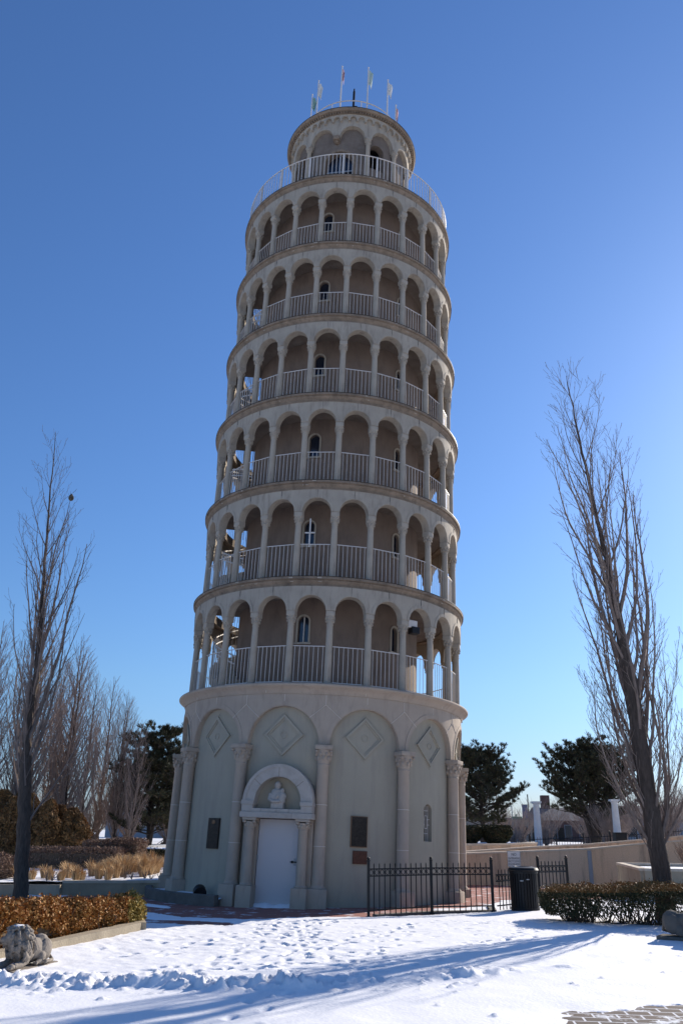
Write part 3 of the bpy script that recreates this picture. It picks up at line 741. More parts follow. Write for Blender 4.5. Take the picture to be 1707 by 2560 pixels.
# belfry
RB = 2.43; BC = [16.5+30*k for k in range(12)]; BA = [1.5+30*k for k in range(12)]
mb = MB()
ops = [(-10.5, 0.54, zt-0.01, zt+2.34)] + [(a, 0.30, zt+2.25, zt+3.2) for a in (27.5, -57.5, 87.5, 147.5, -117.5)]
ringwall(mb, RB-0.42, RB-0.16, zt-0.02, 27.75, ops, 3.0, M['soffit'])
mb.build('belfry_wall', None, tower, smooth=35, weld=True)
mb = MB()
ringwall(mb, RB-0.17, RB, 27.03, 28.06, [(a, 0.49, 0, 27.04) for a in BA], 3.0, M['stone'], n=16)
mb.weld()
for a in BA: cylstrip(mb, arcpts(0.535, 27.04, 16), 0.08, RB, 0.012, M['stone'], az0=a)
mb.build('belfry_arcade', None, tower, smooth=35)
mb = MB(); ringlathe(mb, [(RB-0.05, zt-0.01), (RB+0.03, zt-0.01), (RB+0.03, zt+0.35), (RB-0.05, zt+0.40)], 96, M['stone'])
mb.build('belfry_plinth', None, tower, smooth=35, weld=True)
mb = MB(); ringwall(mb, RB-0.02, RB+0.10, 27.745, 28.06, [(a*7.5+1.5, 0.128, 0, 27.83) for a in range(48)], 7.5, M['stone'], n=8)
mb.build('corbel_table', None, tower)
mb = MB()
for q in range(150): mb.box(cy(q*2.4, RB+0.12, 28.10), (0.055, 0.12, 0.085), M['ledge'], rz=R(q*2.4))
ringlathe(mb, [(RB-0.1, 28.045), (RB+0.115, 28.055), (RB+0.115, 28.14), (RB+0.235, 28.145), (RB+0.26, 28.19), (2.708, 28.21), (2.708, 28.25), (RB-0.1, 28.30)], 96, M['ledge'])
ringlathe(mb, [(2.66, 28.251), (2.718, 28.246), (2.718, 28.262), (2.66, 28.268)], 96, M['black_metal'])
mb.build('belfry_cornice', None, tower, smooth=30)
mb = MB(); mb.lathe([(0.0, 28.42), (1.2, 28.40), (2.40, 28.30)], 48, M['roof_grey']); mb.lathe([(2.40, 28.29), (0.0, 28.29)], 48, M['roof_grey'])
mb.build('roof', None, tower, smooth=40)
for az in BC:
    if abs(((az+13.5)+180) % 360-180) < 1:
        mb = MB(); mb.bevbox((0, 0, 0), (0.26, 0.30, 0.20), 0.03, M['ledge']); mb.ell((0, 0.02, -0.13), (0.10, 0.12, 0.08), M['ledge'], 1)
        b = mb.build('bracket', None, tower); b.location = cy(az, RB-0.06, 26.93); b.rotation_euler = (0, 0, R(az)); continue
    T = Matrix.Translation(cy(az, RB-0.055, zt+0.36)) @ Matrix.Rotation(R(az), 4, 'Z')
    sh = MB(); sh.lathe([(0.12, 0.0), (0.125, 0.03), (0.10, 0.07), (0.09, 0.12), (0.082, 2.9), (0.095, 2.92), (0.082, 2.94)], 14)
    c = MB(); c.lathe([(0.082, 2.94), (0.10, 3.0), (0.13, 3.09), (0.10, 3.10)], 12); leaf_knobs(c, 0.11, 3.0, 8, 0.04); c.bevbox((0, 0, 3.155), (0.24, 0.24, 0.11), 0.012)
    o = sh.build('belfry_column', M['stone'], tower, smooth=40); o.matrix_local = T
    c.build('capital', M['stone'], o, smooth=40)
mb = MB()
for (az, hw, zb, zs) in ops[:1]:
    ua = math.degrees(0.6/2.1); mb.add([cy(az-ua, 2.12, zb), cy(az+ua, 2.12, zb), cy(az+ua, 2.12, zs+0.7), cy(az-ua, 2.12, zs+0.7)], [(0, 1, 2, 3)], M['glass'])
    cylstrip(mb, [(-0.52, zt+2.05), (0.52, zt+2.05)], 0.06, 2.15, 0.01, M['galv'], az0=az); cylstrip(mb, [(0, zt), (0, zt+2.9)], 0.04, 2.15, 0.012, M['galv'], az0=az)
bd = mb.build('belfry_door', None, tower)
mb = MB(); cylstrip(mb, [(0.60, zt+0.36)]+arcpts(0.60, zt+2.34, 16)+[(-0.60, zt+0.36)], 0.11, RB-0.16, 0.05, M['ledge'], az0=-10.5); mb.build('door_surround', None, bd)
mb = MB()
mb.tube([cy(q*5, 1.95, 29.44) for q in range(73)], 0.024, 6, cap=False)
for q in range(10): mb.tube([cy(10+q*36, 1.95, 28.3), cy(10+q*36, 1.95, 29.44)], 0.02, 6)
mb.build('roof_railing', M['white_metal'], tower)

# --- things on and in the tower
def on_tower(o, az, r, z, extra=0.0):
    o.matrix_world = TM @ Matrix.Translation(cy(az, r, z)) @ Matrix.Rotation(R(az)+extra, 4, 'Z')
    return o
bell = thing('bell', 'bronze bell hanging inside the belfry behind the dark arched opening', 'bell')
mb = MB(); mb.lathe([(0.42, -0.7), (0.40, -0.66), (0.31, -0.5), (0.25, -0.2), (0.20, -0.04), (0.10, 0.03), (0.0, 0.05)], 28); mb.build('bell_body', M['bell'], bell, smooth=50)
mb = MB(); mb.box((0, 0, 0.14), (1.9, 0.16, 0.18)); mb.tube([(0, 0, -0.75), (0, 0, 0.1)], 0.03, 6); mb.build('yoke', M['pine_bark'], bell)
bell.matrix_world = TM @ Matrix.Translation(cy(27.5, 1.25, 26.75)) @ Matrix.Rotation(R(27.5), 4, 'Z')

def plaque(az, zc, w_, h_, label, m, rim, lines=9, emblem=False):
    p = thing('plaque', label, 'plaque')
    mb = MB(); mb.bevbox((0, 0, 0), (w_, 0.04, h_), 0.006, rim); mb.box((0, -0.021, 0), (w_-0.035, 0.006, h_-0.035), m)
    mb.build('plate', None, p)
    t = MB(); rnd = random.Random(int(az*10)); top = h_/2-0.05-(0.16 if emblem else 0)
    dz = (top+h_/2-0.05)/lines
    for i in range(lines):
        x = -w_/2+0.045; z = top-dz*(i+0.5); xe = w_/2-0.045-rnd.uniform(0, 0.25)*w_*(1 if i == lines-1 else 0.3)
        while x < xe:
            l = rnd.uniform(0.02, 0.06); t.box((min(x+l/2, xe), -0.0255, z), (l, 0.004, dz*0.34)); x += l+0.012
    t.build('raised_lettering', M['bronze'] if m is not M['copper_plq'] else M['copper_plq'], p)
    if emblem:
        e = MB(); e.ell((0, -0.026, h_/2-0.10), (0.042, 0.01, 0.055), None, 2); e.ell((0, -0.030, h_/2-0.11), (0.02, 0.012, 0.03), None, 2)
        for s in (-1, 1): e.tube([(s*0.05, -0.027, h_/2-0.14), (s*0.058, -0.027, h_/2-0.09), (s*0.03, -0.027, h_/2-0.045)], 0.007, 5)
        e.build('emblem', M['bronze_rim'], p)
    return on_tower(p, az, 4.225, zc)
plaque(-39.6, 1.38, 0.43, 0.76, 'tall dark bronze plaque with a small gold emblem left of the door', M['bronze'], M['bronze'], 10, True)
plaque(15.8, 1.565, 0.45, 0.75, 'large black bronze plaque with copper rim right of the door', M['bronze'], M['bronze_rim'], 12)
plaque(16.4, 0.955, 0.38, 0.31, 'small copper brown plaque below the large dark plaque', M['copper_plq'], M['copper_plq'], 5)

fl = thing('floodlight', 'boxy white floodlight with dark face under the lowest gallery arch', 'floodlight')
mb = MB(); mb.bevbox((0, 0, 0.08), (0.36, 0.26, 0.22), 0.015); mb.build('housing', M['white_metal'], fl)
mb = MB(); mb.bevbox((0.10, -0.06, -0.10), (0.26, 0.24, 0.20), 0.02); mb.build('lamp_head', M['black_metal'], fl)
mb = MB(); mb.tube([(-0.18, 0, 0.02), (-0.36, 0, -0.04), (-0.40, 0.0, 0.03)], 0.022, 6); mb.build('bracket', M['white_metal'], fl)
on_tower(fl, 37.8, 4.02, Z0+1.98, R(-8))

cr = MB(); cr.box((0, 0, 0.40), (0.038, 0.03, 0.90)); cr.box((0, 0, 0.40), (0.30, 0.03, 0.038))
on_tower(tag(cr.build('cross', M['white_metal']), 'thin white cross standing above the gallery railing before a window', 'cross'), -8.2, 4.06, Z0+HF+1.05)

# relief of a woman with a child above the door (one continuous carved figure)
def remeshed(mb, name, m, parent=None, vox=0.012, it=6):
    o = mb.build(name, m, parent)
    r = o.modifiers.new('r', 'REMESH'); r.mode = 'VOXEL'; r.voxel_size = vox
    s = o.modifiers.new('s', 'SMOOTH'); s.factor = 0.5; s.iterations = it
    dg = bpy.context.evaluated_depsgraph_get(); dg.update()
    me = bpy.data.meshes.new_from_object(o.evaluated_get(dg))
    o.modifiers.clear(); old = o.data; o.data = me; bpy.data.meshes.remove(old); me.name = name
    me.materials.clear(); me.materials.append(m)
    me.polygons.foreach_set('use_smooth', [True]*len(me.polygons))
    return o
mb = MB()
mb.box((0, 0, 0.065), (0.32, 0.24, 0.13))
mb.ell((-0.06, 0, 0.27), (0.185, 0.12, 0.20)); mb.ell((-0.05, 0, 0.40), (0.155, 0.10, 0.10)); mb.ell((-0.045, 0, 0.475), (0.05, 0.05, 0.06))
mb.ell((-0.04, -0.01, 0.575), (0.078, 0.075, 0.095)); mb.ell((-0.04, 0.02, 0.56), (0.092, 0.08, 0.11)); mb.ell((-0.04, -0.085, 0.575), (0.014, 0.02, 0.02))
mb.ell((0.10, -0.05, 0.27), (0.10, 0.10, 0.15)); mb.ell((0.105, -0.06, 0.44), (0.055, 0.055, 0.062)); mb.ell((0.14, -0.03, 0.30), (0.075, 0.08, 0.10)); mb.ell((0.12, -0.06, 0.19), (0.08, 0.09, 0.07))
mb.tube([(-0.20, -0.03, 0.36), (-0.21, -0.09, 0.22), (-0.10, -0.15, 0.17), (0.08, -0.15, 0.18)], [0.055, 0.05, 0.042, 0.035], 8)
mb.tube([(0.03, -0.07, 0.36), (0.0, -0.13, 0.30), (-0.03, -0.14, 0.25)], [0.035, 0.03, 0.025], 8)
for i in range(4): mb.tube([(-0.16+0.05*i, -0.10, 0.33-0.02*i), (-0.13+0.05*i, -0.125, 0.2), (-0.12+0.06*i, -0.10, 0.1)], [0.012, 0.018, 0.02], 6)
rel = remeshed(mb, 'relief_statue', M['pale_stone'], None, 0.011, 4)
rel.data.transform(Matrix.Diagonal((1.02, 1.0, 1.02, 1)))
tag(rel, 'white stone bust of a woman holding a child in the niche above the door', 'statue')
rel.matrix_world = TM @ Matrix.Rotation(R(PAZ), 4, 'Z') @ Matrix.Translation((-0.02, -4.42, 2.016))

ul = thing('uplight', 'black round ground spotlight in the snow beside the tower wall', 'spotlight')
mb = MB(); mb.lathe([(0.19, -0.16), (0.21, -0.15), (0.21, 0.05), (0.17, 0.14), (0.08, 0.18), (0.0, 0.185)], 20); b = mb.build('housing', M['black_metal'], ul, smooth=40); b.rotation_euler = (R(-68), 0, 0)
mb = MB(); mb.box((0, 0, -0.14), (0.1, 0.1, 0.16)); mb.build('bracket', M['black_metal'], ul)
ul.location = Vector(wpt(-39.5, 4.52, 0)) * 1.0; ul.location.z = 0.30; ul.scale = (0.78, 0.78, 0.78); ul.rotation_euler = (0, 0, R(20))

# flags on the roof
FS = [(-80, 'flag_green', 'limp teal green flag on the leftmost roof pole', 0.55), (-56, 'flag_white', 'limp off white flag on the second roof pole from the left', 0.6),
      (-16.5, 'flag_red', 'narrow red flag on the tallest looking roof pole above the belfry centre', 0.5), (18, 'flag_mint', 'white and green flag on the roof pole right of the black mast', 0.65),
      (50, 'flag_white', 'bright white flag on the roof pole at the right', 0.55), (80, 'flag_red', 'red flag on the short looking pole at the right roof edge', 0.55)]
for i, (az, mk, lab, fh) in enumerate(FS):
    f = thing('flagpole', lab, 'flag'); f['group'] = 'flags on the tower roof'
    zt_ = 31.55 if i < 5 else 31.1
    mb = MB(); mb.tube([(0, 0, 0), (0, 0, zt_-28.3)], [0.035, 0.022], 8); mb.ell((0, 0, zt_-28.28), (0.035, 0.035, 0.035), None, 1); mb.build('pole', M['white_metal'], f)
    rnd = random.Random(i+3); mb = MB(); nx_, nz_ = 9, 8; top = zt_-28.3-0.12; vs = []
    for a in range(nz_+1):
        for b in range(nx_+1):
            t = b/nx_; zz = a/nz_
            vs.append((0.03+0.24*t*(1-0.35*zz)*(0.75 if mk != 'flag_red' else 0.36), 0.06*math.sin(t*9+zz*2.5+i)*t+0.02, top-fh*1.25*zz-0.25*t*t))
    for a in range(nz_):
        for b in range(nx_): q = a*(nx_+1)+b; mb.add([vs[q], vs[q+1], vs[q+nx_+2], vs[q+nx_+1]], [(0, 1, 2, 3)])
    mb.build('flag_cloth', M[mk], f, smooth=60, weld=True)
    f.matrix_world = TM @ Matrix.Translation(cy(az, 1.85, 28.3))
mb = MB(); mb.tube([(0, 0, 0), (0, 0, 2.8)], 0.05, 8); mb.tube([(0.0, 0, 2.8), (0, 0, 2.95)], 0.03, 8); mb.tube([(0.03, -0.05, 1.9), (0.16, -0.05, 1.9)], 0.02, 6)
o = tag(mb.build('mast', M['black_metal']), 'short black mast standing in the middle of the roof', 'mast'); o.matrix_world = TM @ Matrix.Translation((0, -0.9, 28.36))

# low curved kerb of the planting strip round the tower's left foot
mb = MB(); ringlathe(mb, [(4.72, -0.02), (4.90, -0.02), (4.90, 0.25), (4.88, 0.262), (4.74, 0.262), (4.72, 0.25)], 30, None, -125, -29)
for v in range(len(mb.v)): mb.v[v] = (mb.v[v][0]+TC[0], mb.v[v][1]+TC[1], mb.v[v][2])
tag(mb.build('planter_kerb', M['dark_curb'], smooth=30, weld=True), 'low dark curved kerb round the foot of the tower', 'kerb')
mb = MB(); S = []
for k in range(41):
    a = -125+96*k/40; row = []
    for j in range(7):
        r = 4.15+(4.73-4.15)*j/6; p = cy(a, r, 0); row.append((p[0]+TC[0], p[1]+TC[1], 0.17+0.10*mnoise.noise((a*0.08, r*2.0, 3))+0.10*(1-j/6)*max(0, mnoise.noise((a*0.05, 1, 1))+0.4)))
    S.append(row)
for k in range(40):
    for j in range(6): mb.add([S[k][j], S[k+1][j], S[k+1][j+1], S[k][j+1]], [(0, 1, 2, 3)])
tag(mb.build('snow_bank', M['snow'], smooth=60, weld=True), kind='structure')
mb = MB(); Sx = []
for i in range(25):
    t = i/24; x = -0.62+1.25*t; d = 4.30+0.42*math.sin(PI*t)*(0.6+0.5*abs(mnoise.noise((t*4, 0, 0)))); h = 0.035+0.05*math.sin(PI*t)*(0.6+mnoise.noise((t*5, 2, 0)))+0.05*abs(2*t-1)
    a = R(PAZ); 
    f = lambda y, z: (TC[0]+x*math.cos(a)+y*math.sin(a), TC[1]+x*math.sin(a)-y*math.cos(a), z)
    Sx.append([f(4.18, h+0.02), f(4.28, h), f((d+4.3)/2, h*0.8), f(d, -0.01)])
for i in range(24):
    for j in range(3): mb.add([Sx[i][j], Sx[i+1][j], Sx[i+1][j+1], Sx[i][j+1]], [(0, 1, 2, 3)])
tag(mb.build('snow_drift', M['snow'], smooth=60, weld=True), kind='structure')
#PART2
# ------------------------------------------------------------------ trees
def norm(v): v = Vector(v); v.normalize(); return v
def crom(path, t):
    n = len(path)-1; x = min(max(t, 0), 0.9999)*n; i = int(x); f = x-i
    return Vector(path[i]).lerp(Vector(path[i+1]), f)
def grow(mb, rnd, p, d, length, r, up, sides, seg=0.30, lvl=0, dens=1.0, minr=0.004):
    """one upswept limb with alternating side shoots"""
    n = max(2, int(length/seg)); pts = [Vector(p)]; rad = [r]; dirs = [Vector(d)]
    d = Vector(d)
    for i in range(n):
        k = 0.055 if lvl == 0 else 0.10
        d = norm(d + Vector((rnd.gauss(0, k), rnd.gauss(0, k), 0)) + Vector(up)*(0.20 if lvl == 0 else 0.32))
        pts.append(pts[-1]+d*(length/n)); rad.append(max(minr, r*(1-0.86*((i+1)/n)))); dirs.append(d.copy())
    mb.tube(pts, rad, 6 if r > 0.05 else (5 if r > 0.03 else 3), cap=False)
    if lvl >= sides: return
    gap = (0.26 if lvl == 0 else 0.15)/dens; s = length*(0.10 if lvl == 0 else 0.15)+rnd.random()*gap
    while s < length*0.99:
        t = s/length; q = crom(pts, t); dd = crom(dirs, t)
        a = rnd.uniform(0, 2*PI); side = norm(dd.cross(Vector((math.cos(a), math.sin(a), 0.2))))
        ang = rnd.uniform(R(22), R(44))
        nd = norm(dd*math.cos(ang)+side*math.sin(ang))
        if lvl == 0: l = min(rnd.uniform(0.5, 1.25)*(1.15-0.55*t), (length-s)*0.75+0.45)
        else: l = rnd.uniform(0.14, 0.36)*(1.1-0.4*t)
        rr = max(minr, (r*(1-0.86*t))*(0.5 if lvl == 0 else 0.6)); rr = min(rr, 0.017 if lvl == 0 else 0.0075)
        grow(mb, rnd, q, nd, l, rr, up, sides, 0.16 if lvl == 0 else 0.12, lvl+1, dens, minr)
        s += gap*rnd.uniform(0.6, 1.5)
def poplar(name, path, r0, seed, nl, z0, label, cat='tree', group=None, extra=(), sides=2, dens=1.0, spread=1.0, tw='twig', minr=0.0036, lscale=1.0, prof=None):
    rnd = random.Random(seed); base = Vector(path[0]); t_ = thing(name, label, cat, base, 0, group)
    P = [Vector(p)-base for p in path]; H_ = P[-1].z
    def rad(t):
        if prof: return r0*float(np.interp(t, [q[0] for q in prof], [q[1] for q in prof]))
        return r0*(1.28 if t < 0.02 else 1.0)*(1-t)**0.85*0.98+0.008
    tr = MB(); N_ = 40; pts = [crom(P, i/N_) for i in range(N_+1)]
    for i in range(1, N_): pts[i] += Vector((rnd.gauss(0, 0.012), rnd.gauss(0, 0.012), 0))
    tr.tube(pts, [rad(i/N_) for i in range(N_+1)], 12)
    cr_ = MB(); lean = norm(Vector((P[-1].x*0.7, P[-1].y*0.7, H_)))
    f0 = z0/H_
    for i in range(nl):
        t = f0+(0.97-f0)*((i+rnd.random()*0.8)/nl)**0.95
        a = i*2.39996+rnd.uniform(-0.5, 0.5); q = crom(P, t)
        el = R(rnd.uniform(28, 52))*spread
        d = norm(Vector((math.cos(a)*math.sin(el), math.sin(a)*math.sin(el), math.cos(el))))
        L_ = (H_*(1-t)*0.62+0.5)*rnd.uniform(0.72, 1.1)*lscale; L_ = min(L_, 5.4*lscale*rnd.uniform(0.8, 1.0))
        if t < f0+0.12: L_ *= rnd.uniform(0.55, 1.0)
        grow(cr_, rnd, q, d, L_, min(rad(t)*0.5, 0.009+0.0075*L_), lean*0.55, sides, 0.30, 0, dens, minr)
    for (t, dx, dy, L_, rr) in extra:
        q = crom(P, t); grow(cr_, rnd, q, norm((dx*0.8, dy*0.8, 1.0)), L_, rr, lean*1.0, sides, 0.35, 0, dens*1.1, minr)
    tr.build('trunk', M['bark'], t_, smooth=60); cr_.build('crown', M[tw], t_, smooth=60)
    return t_
poplar('bare_tree', [(7.05, 19.6, -0.03), (7.05, 19.6, 0.78), (7.01, 19.6, 1.99), (6.93, 19.6, 3.37), (6.84, 19.6, 5.18), (6.74, 19.6, 6.63), (6.64, 19.6, 7.89), (6.49, 19.6, 9.22), (6.32, 19.6, 10.74), (6.17, 19.6, 12.17), (6.07, 19.6, 13.41)],
       0.20, 5, 40, 2.0, 'tall leaning bare tree with upswept branches behind the right hedge',
       extra=[(0.16, 0.75, -0.1, 5.4, 0.05), (0.17, 0.9, 0.3, 4.6, 0.035), (0.20, -0.62, -0.2, 5.0, 0.035), (0.26, -0.55, 0.2, 5.2, 0.055), (0.30, 0.45, 0.1, 5.5, 0.06), (0.36, 0.42, -0.1, 5.6, 0.07), (0.40, -0.45, 0.1, 5.0, 0.05), (0.45, -0.35, -0.2, 4.8, 0.05), (0.5, 0.28, 0.0, 4.6, 0.055), (0.34, -0.28, 0.3, 5.2, 0.05), (0.15, 1.3, 0.2, 3.4, 0.035), (0.15, -1.0, 0.1, 4.0, 0.04)]+[(0.135+0.012*k, [-1.25, 0.9, -0.9, -1.5, 1.3][k % 5], [-0.5, 0.4, 0.7, 0.2, -0.6, 0.9, -0.9][k % 7], [2.2, 2.6, 3.0, 1.8][k % 4], 0.015) for k in range(18)], dens=1.0, spread=0.62, lscale=0.94, prof=[(0, 1.3), (.03, 1.05), (.14, 1.0), (.38, .88), (.45, .66), (.53, .48), (.7, .25), (1, .04)])
LT = poplar('bare_tree', [(-8.30, 24.0, -0.03), (-8.42, 24.0, 0.9), (-8.57, 24.0, 2.4), (-8.76, 24.0, 4.2), (-8.77, 24.0, 6.2), (-8.86, 24.0, 7.6), (-9.0, 24.0, 9.3), (-9.12, 24.0, 11.3), (-9.26, 24.0, 13.7)],
       0.185, 11, 34, 2.6, 'tall bare tree with a round nest at the left edge of the garden',
       extra=[(0.31, -0.34, -0.1, 6.0, 0.075), (0.33, -0.18, 0.2, 4.8, 0.05), (0.35, 0.20, 0.05, 6.2, 0.07), (0.30, 0.55, 0.1, 4.9, 0.05), (0.27, -0.7, 0.1, 4.2, 0.045), (0.48, 0.30, 0.1, 4.8, 0.05), (0.60, 0.2, -0.1, 4.2, 0.04)], dens=0.8, spread=0.7, lscale=0.8, prof=[(0, 1.25), (.03, 1.05), (.30, .95), (.36, .62), (.6, .36), (1, .04)])
mb = MB(); mb.ell((0, 0, 0), (0.085, 0.085, 0.10), None, 2); mb.ell((0, 0, 0.07), (0.05, 0.05, 0.07), None, 2)
o = tag(mb.build('nest', M['nest'], smooth=60), 'small round brown nest high in the bare left tree', 'nest'); o.location = (-8.46, 24.0, 11.42)

bp = None
for i, (x, y, h, sx) in enumerate([(-17.4, 42, 11.3, 1.0), (-16.0, 44, 11.0, 1.0), (-14.8, 41, 12.0, 1.05), (-13.4, 43, 10.3, 1.0), (-12.2, 42, 8.9, 0.95), (-11.0, 44, 8.0, 0.95), (-10.0, 43, 6.7, 0.9), (-18.8, 43, 10.0, 1.0), (-15.5, 47, 10.4, 1.0), (-13.0, 48, 9.6, 0.9), (-11.6, 46, 8.6, .9), (-16.7, 40.5, 9.5, .9), (-14.2, 45, 11.2, 1)]):
    if i < 3:
        b = poplar('poplar', [(0, 0, 0), (0.03, 0, 1.5), (-0.02, 0.02, 4), (0.05, 0, 7), (0.02, 0, 10.2)], 0.13, 40+i, 54, 0.8, 'bare upright tree in the row behind the brown hedge and evergreens', group='bare trees in the row behind the left beds', sides=1, dens=1.9, spread=0.8, tw='twig_far', minr=0.006)
        bp = (bp or [])+[b]
    else: b = dup(bp[i % 3])
    s = (h-1.15+0.4)/10.2; b.location = (x, y, 0.75); b.scale = (s*sx*1.08, s*sx*1.08, s); b.rotation_euler = (0, 0, i*2.1)

def leaf_cloud(name, pts, size, m, parent=None, elong=1.8, rs=None, updir=0.0, jit=0.5):
    """many small leaf-shaped quads"""
    rs = rs or np.random.default_rng(3); n = len(pts); pts = np.asarray(pts)
    d = rs.normal(size=(n, 3)); d[:, 2] += updir; d /= np.linalg.norm(d, axis=1)[:, None]
    e = rs.normal(size=(n, 3)); e -= d*(e*d).sum(1)[:, None]; e /= np.linalg.norm(e, axis=1)[:, None]
    s = size*(1-jit/2+jit*rs.random(n))[:, None]
    V = np.stack([pts-d*s*elong/2, pts+e*s/2, pts+d*s*elong/2, pts-e*s/2], 1).reshape(-1, 3)
    F = np.arange(4*n).reshape(n, 4)
    return arr_mesh(name, V, F, m, parent)

def tuft_tree(name, base, height, seed, label, whorls, rad_f, top_round=0.5, tuft=0.25, trunk_r=0.2, group=None, bare=0.22, lean=(0, 0), forks=()):
    rnd = random.Random(seed); rs = np.random.default_rng(seed)
    t_ = thing(name, label, 'tree', base, 0, group); tr = MB(); nd = []
    stems = [((0, 0), height)]+list(forks)
    for (off, hh) in stems:
        tr.tube([(0, 0, 0)] + [(off[0]*k/8+lean[0]*k/8+rnd.gauss(0, 0.03), off[1]*k/8+lean[1]*k/8, hh*k/8) for k in range(1, 9)], [trunk_r*(1-0.88*k/8) for k in range(9)], 8)
    def tufts(p, d):
        k = 30; dirs = rs.normal(size=(k, 3))*0.62+np.array([d.x, d.y, d.z+0.55]); dirs /= np.linalg.norm(dirs, axis=1)[:, None]
        nd.append((np.array(p), dirs, tuft*rnd.uniform(0.7, 1.2)))
    for wi in range(whorls):
        t = bare+(0.99-bare)*(wi/whorls)**0.9
        off, hh = stems[wi % len(stems)] if t > 0.35 else stems[0]
        nb = rnd.randint(3, 5); a0 = rnd.random()*6
        for b in range(nb):
            a = a0+2*PI*b/nb+rnd.uniform(-0.4, 0.4); L_ = rad_f(t)*rnd.uniform(0.6, 1.02)
            if L_ < 0.15: continue
            p = Vector((off[0]*t+lean[0]*t, off[1]*t+lean[1]*t, hh*t)); d = norm((math.cos(a), math.sin(a), rnd.uniform(-0.10, 0.28)+0.45*t))
            n = max(3, int(L_/0.28)); pts = [p]
            for i in range(n):
                d = norm(d+Vector((rnd.gauss(0, 0.10), rnd.gauss(0, 0.10), 0.05+rnd.gauss(0, 0.06)))); p = p+d*L_/n; pts.append(p)
                f = (i+1)/n
                if f > 0.35 and rnd.random() < 0.9:
                    tufts(p+Vector((0, 0, 0.04)), d)
                    for s in (-1, 1):
                        if rnd.random() < 0.85:
                            sd = norm(d.cross(Vector((0, 0, 1)))*s+d*0.5+Vector((0, 0, 0.35))); l2 = rnd.uniform(0.18, 0.55)*min(1, L_/1.5)
                            e = p+sd*l2; tr.tube([p, e], [0.016, 0.008], 3, cap=False); tufts(e, sd)
                            if rnd.random() < 0.5: tufts(p+sd*l2*0.55+Vector((0, 0, 0.08)), sd)
            tr.tube(pts, [0.055*(1-t*0.6)*(1-0.75*i/n)*(trunk_r/0.2) for i in range(n+1)], 5, cap=False)
    P0 = np.concatenate([np.repeat(p[None], len(d), 0) for p, d, s in nd]); D = np.concatenate([d for p, d, s in nd]); S = np.concatenate([np.full(len(d), s) for p, d, s in nd])[:, None]
    e = rs.normal(size=D.shape); e -= D*(e*D).sum(1)[:, None]; e /= np.linalg.norm(e, axis=1)[:, None]
    wd = 0.011; S = S*(0.8+0.4*rs.random((len(S), 1)))
    V = np.stack([P0-e*wd*0.6, P0+e*wd*0.6, P0+D*S*0.7+e*wd, P0+D*S, P0+D*S*0.7-e*wd], 1).reshape(-1, 3)
    n = len(P0); F = np.arange(5*n).reshape(n, 5)
    tr.build('trunk', M['pine_bark'], t_, smooth=60); arr_mesh('crown', V, F, M['needles'], t_)
    return t_
tuft_tree('pine_tree', (9.0, 55, 1.05), 5.35, 3, 'dark pine with tiered branches just right of the tower', 34, lambda t: float(np.interp(t, [0.2, 0.35, 0.66, 0.8, 0.9, 1], [2.6, 3.4, 3.5, 2.6, 2.0, 0.8]))*(0.80+0.20*math.sin(t*19)), trunk_r=0.20)
tuft_tree('pine_tree', (16.0, 55, 1.05), 5.7, 8, 'broad round headed dark pine behind the right bare tree', 38, lambda t: 4.0*math.sin(PI*min(0.99, 0.22+0.76*t))**0.7, trunk_r=0.24, forks=[((-1.4, 0.3), 5.4), ((1.5, -0.2), 5.6), ((-0.5, -0.8), 5.7)], bare=0.25)
tuft_tree('pine_tree', (-9.5, 45, 1.0), 5.6, 21, 'dark pine on two thin trunks left of the tower', 44, lambda t: float(np.interp(t, [0.08, 0.3, 0.6, 0.85, 1], [2.5, 2.7, 2.4, 1.5, 0.6]))*(0.78+0.22*math.sin(t*15+1)), trunk_r=0.13, forks=[((0.7, 0.2), 5.5), ((-0.6, 0.3), 5.2)], bare=0.10)

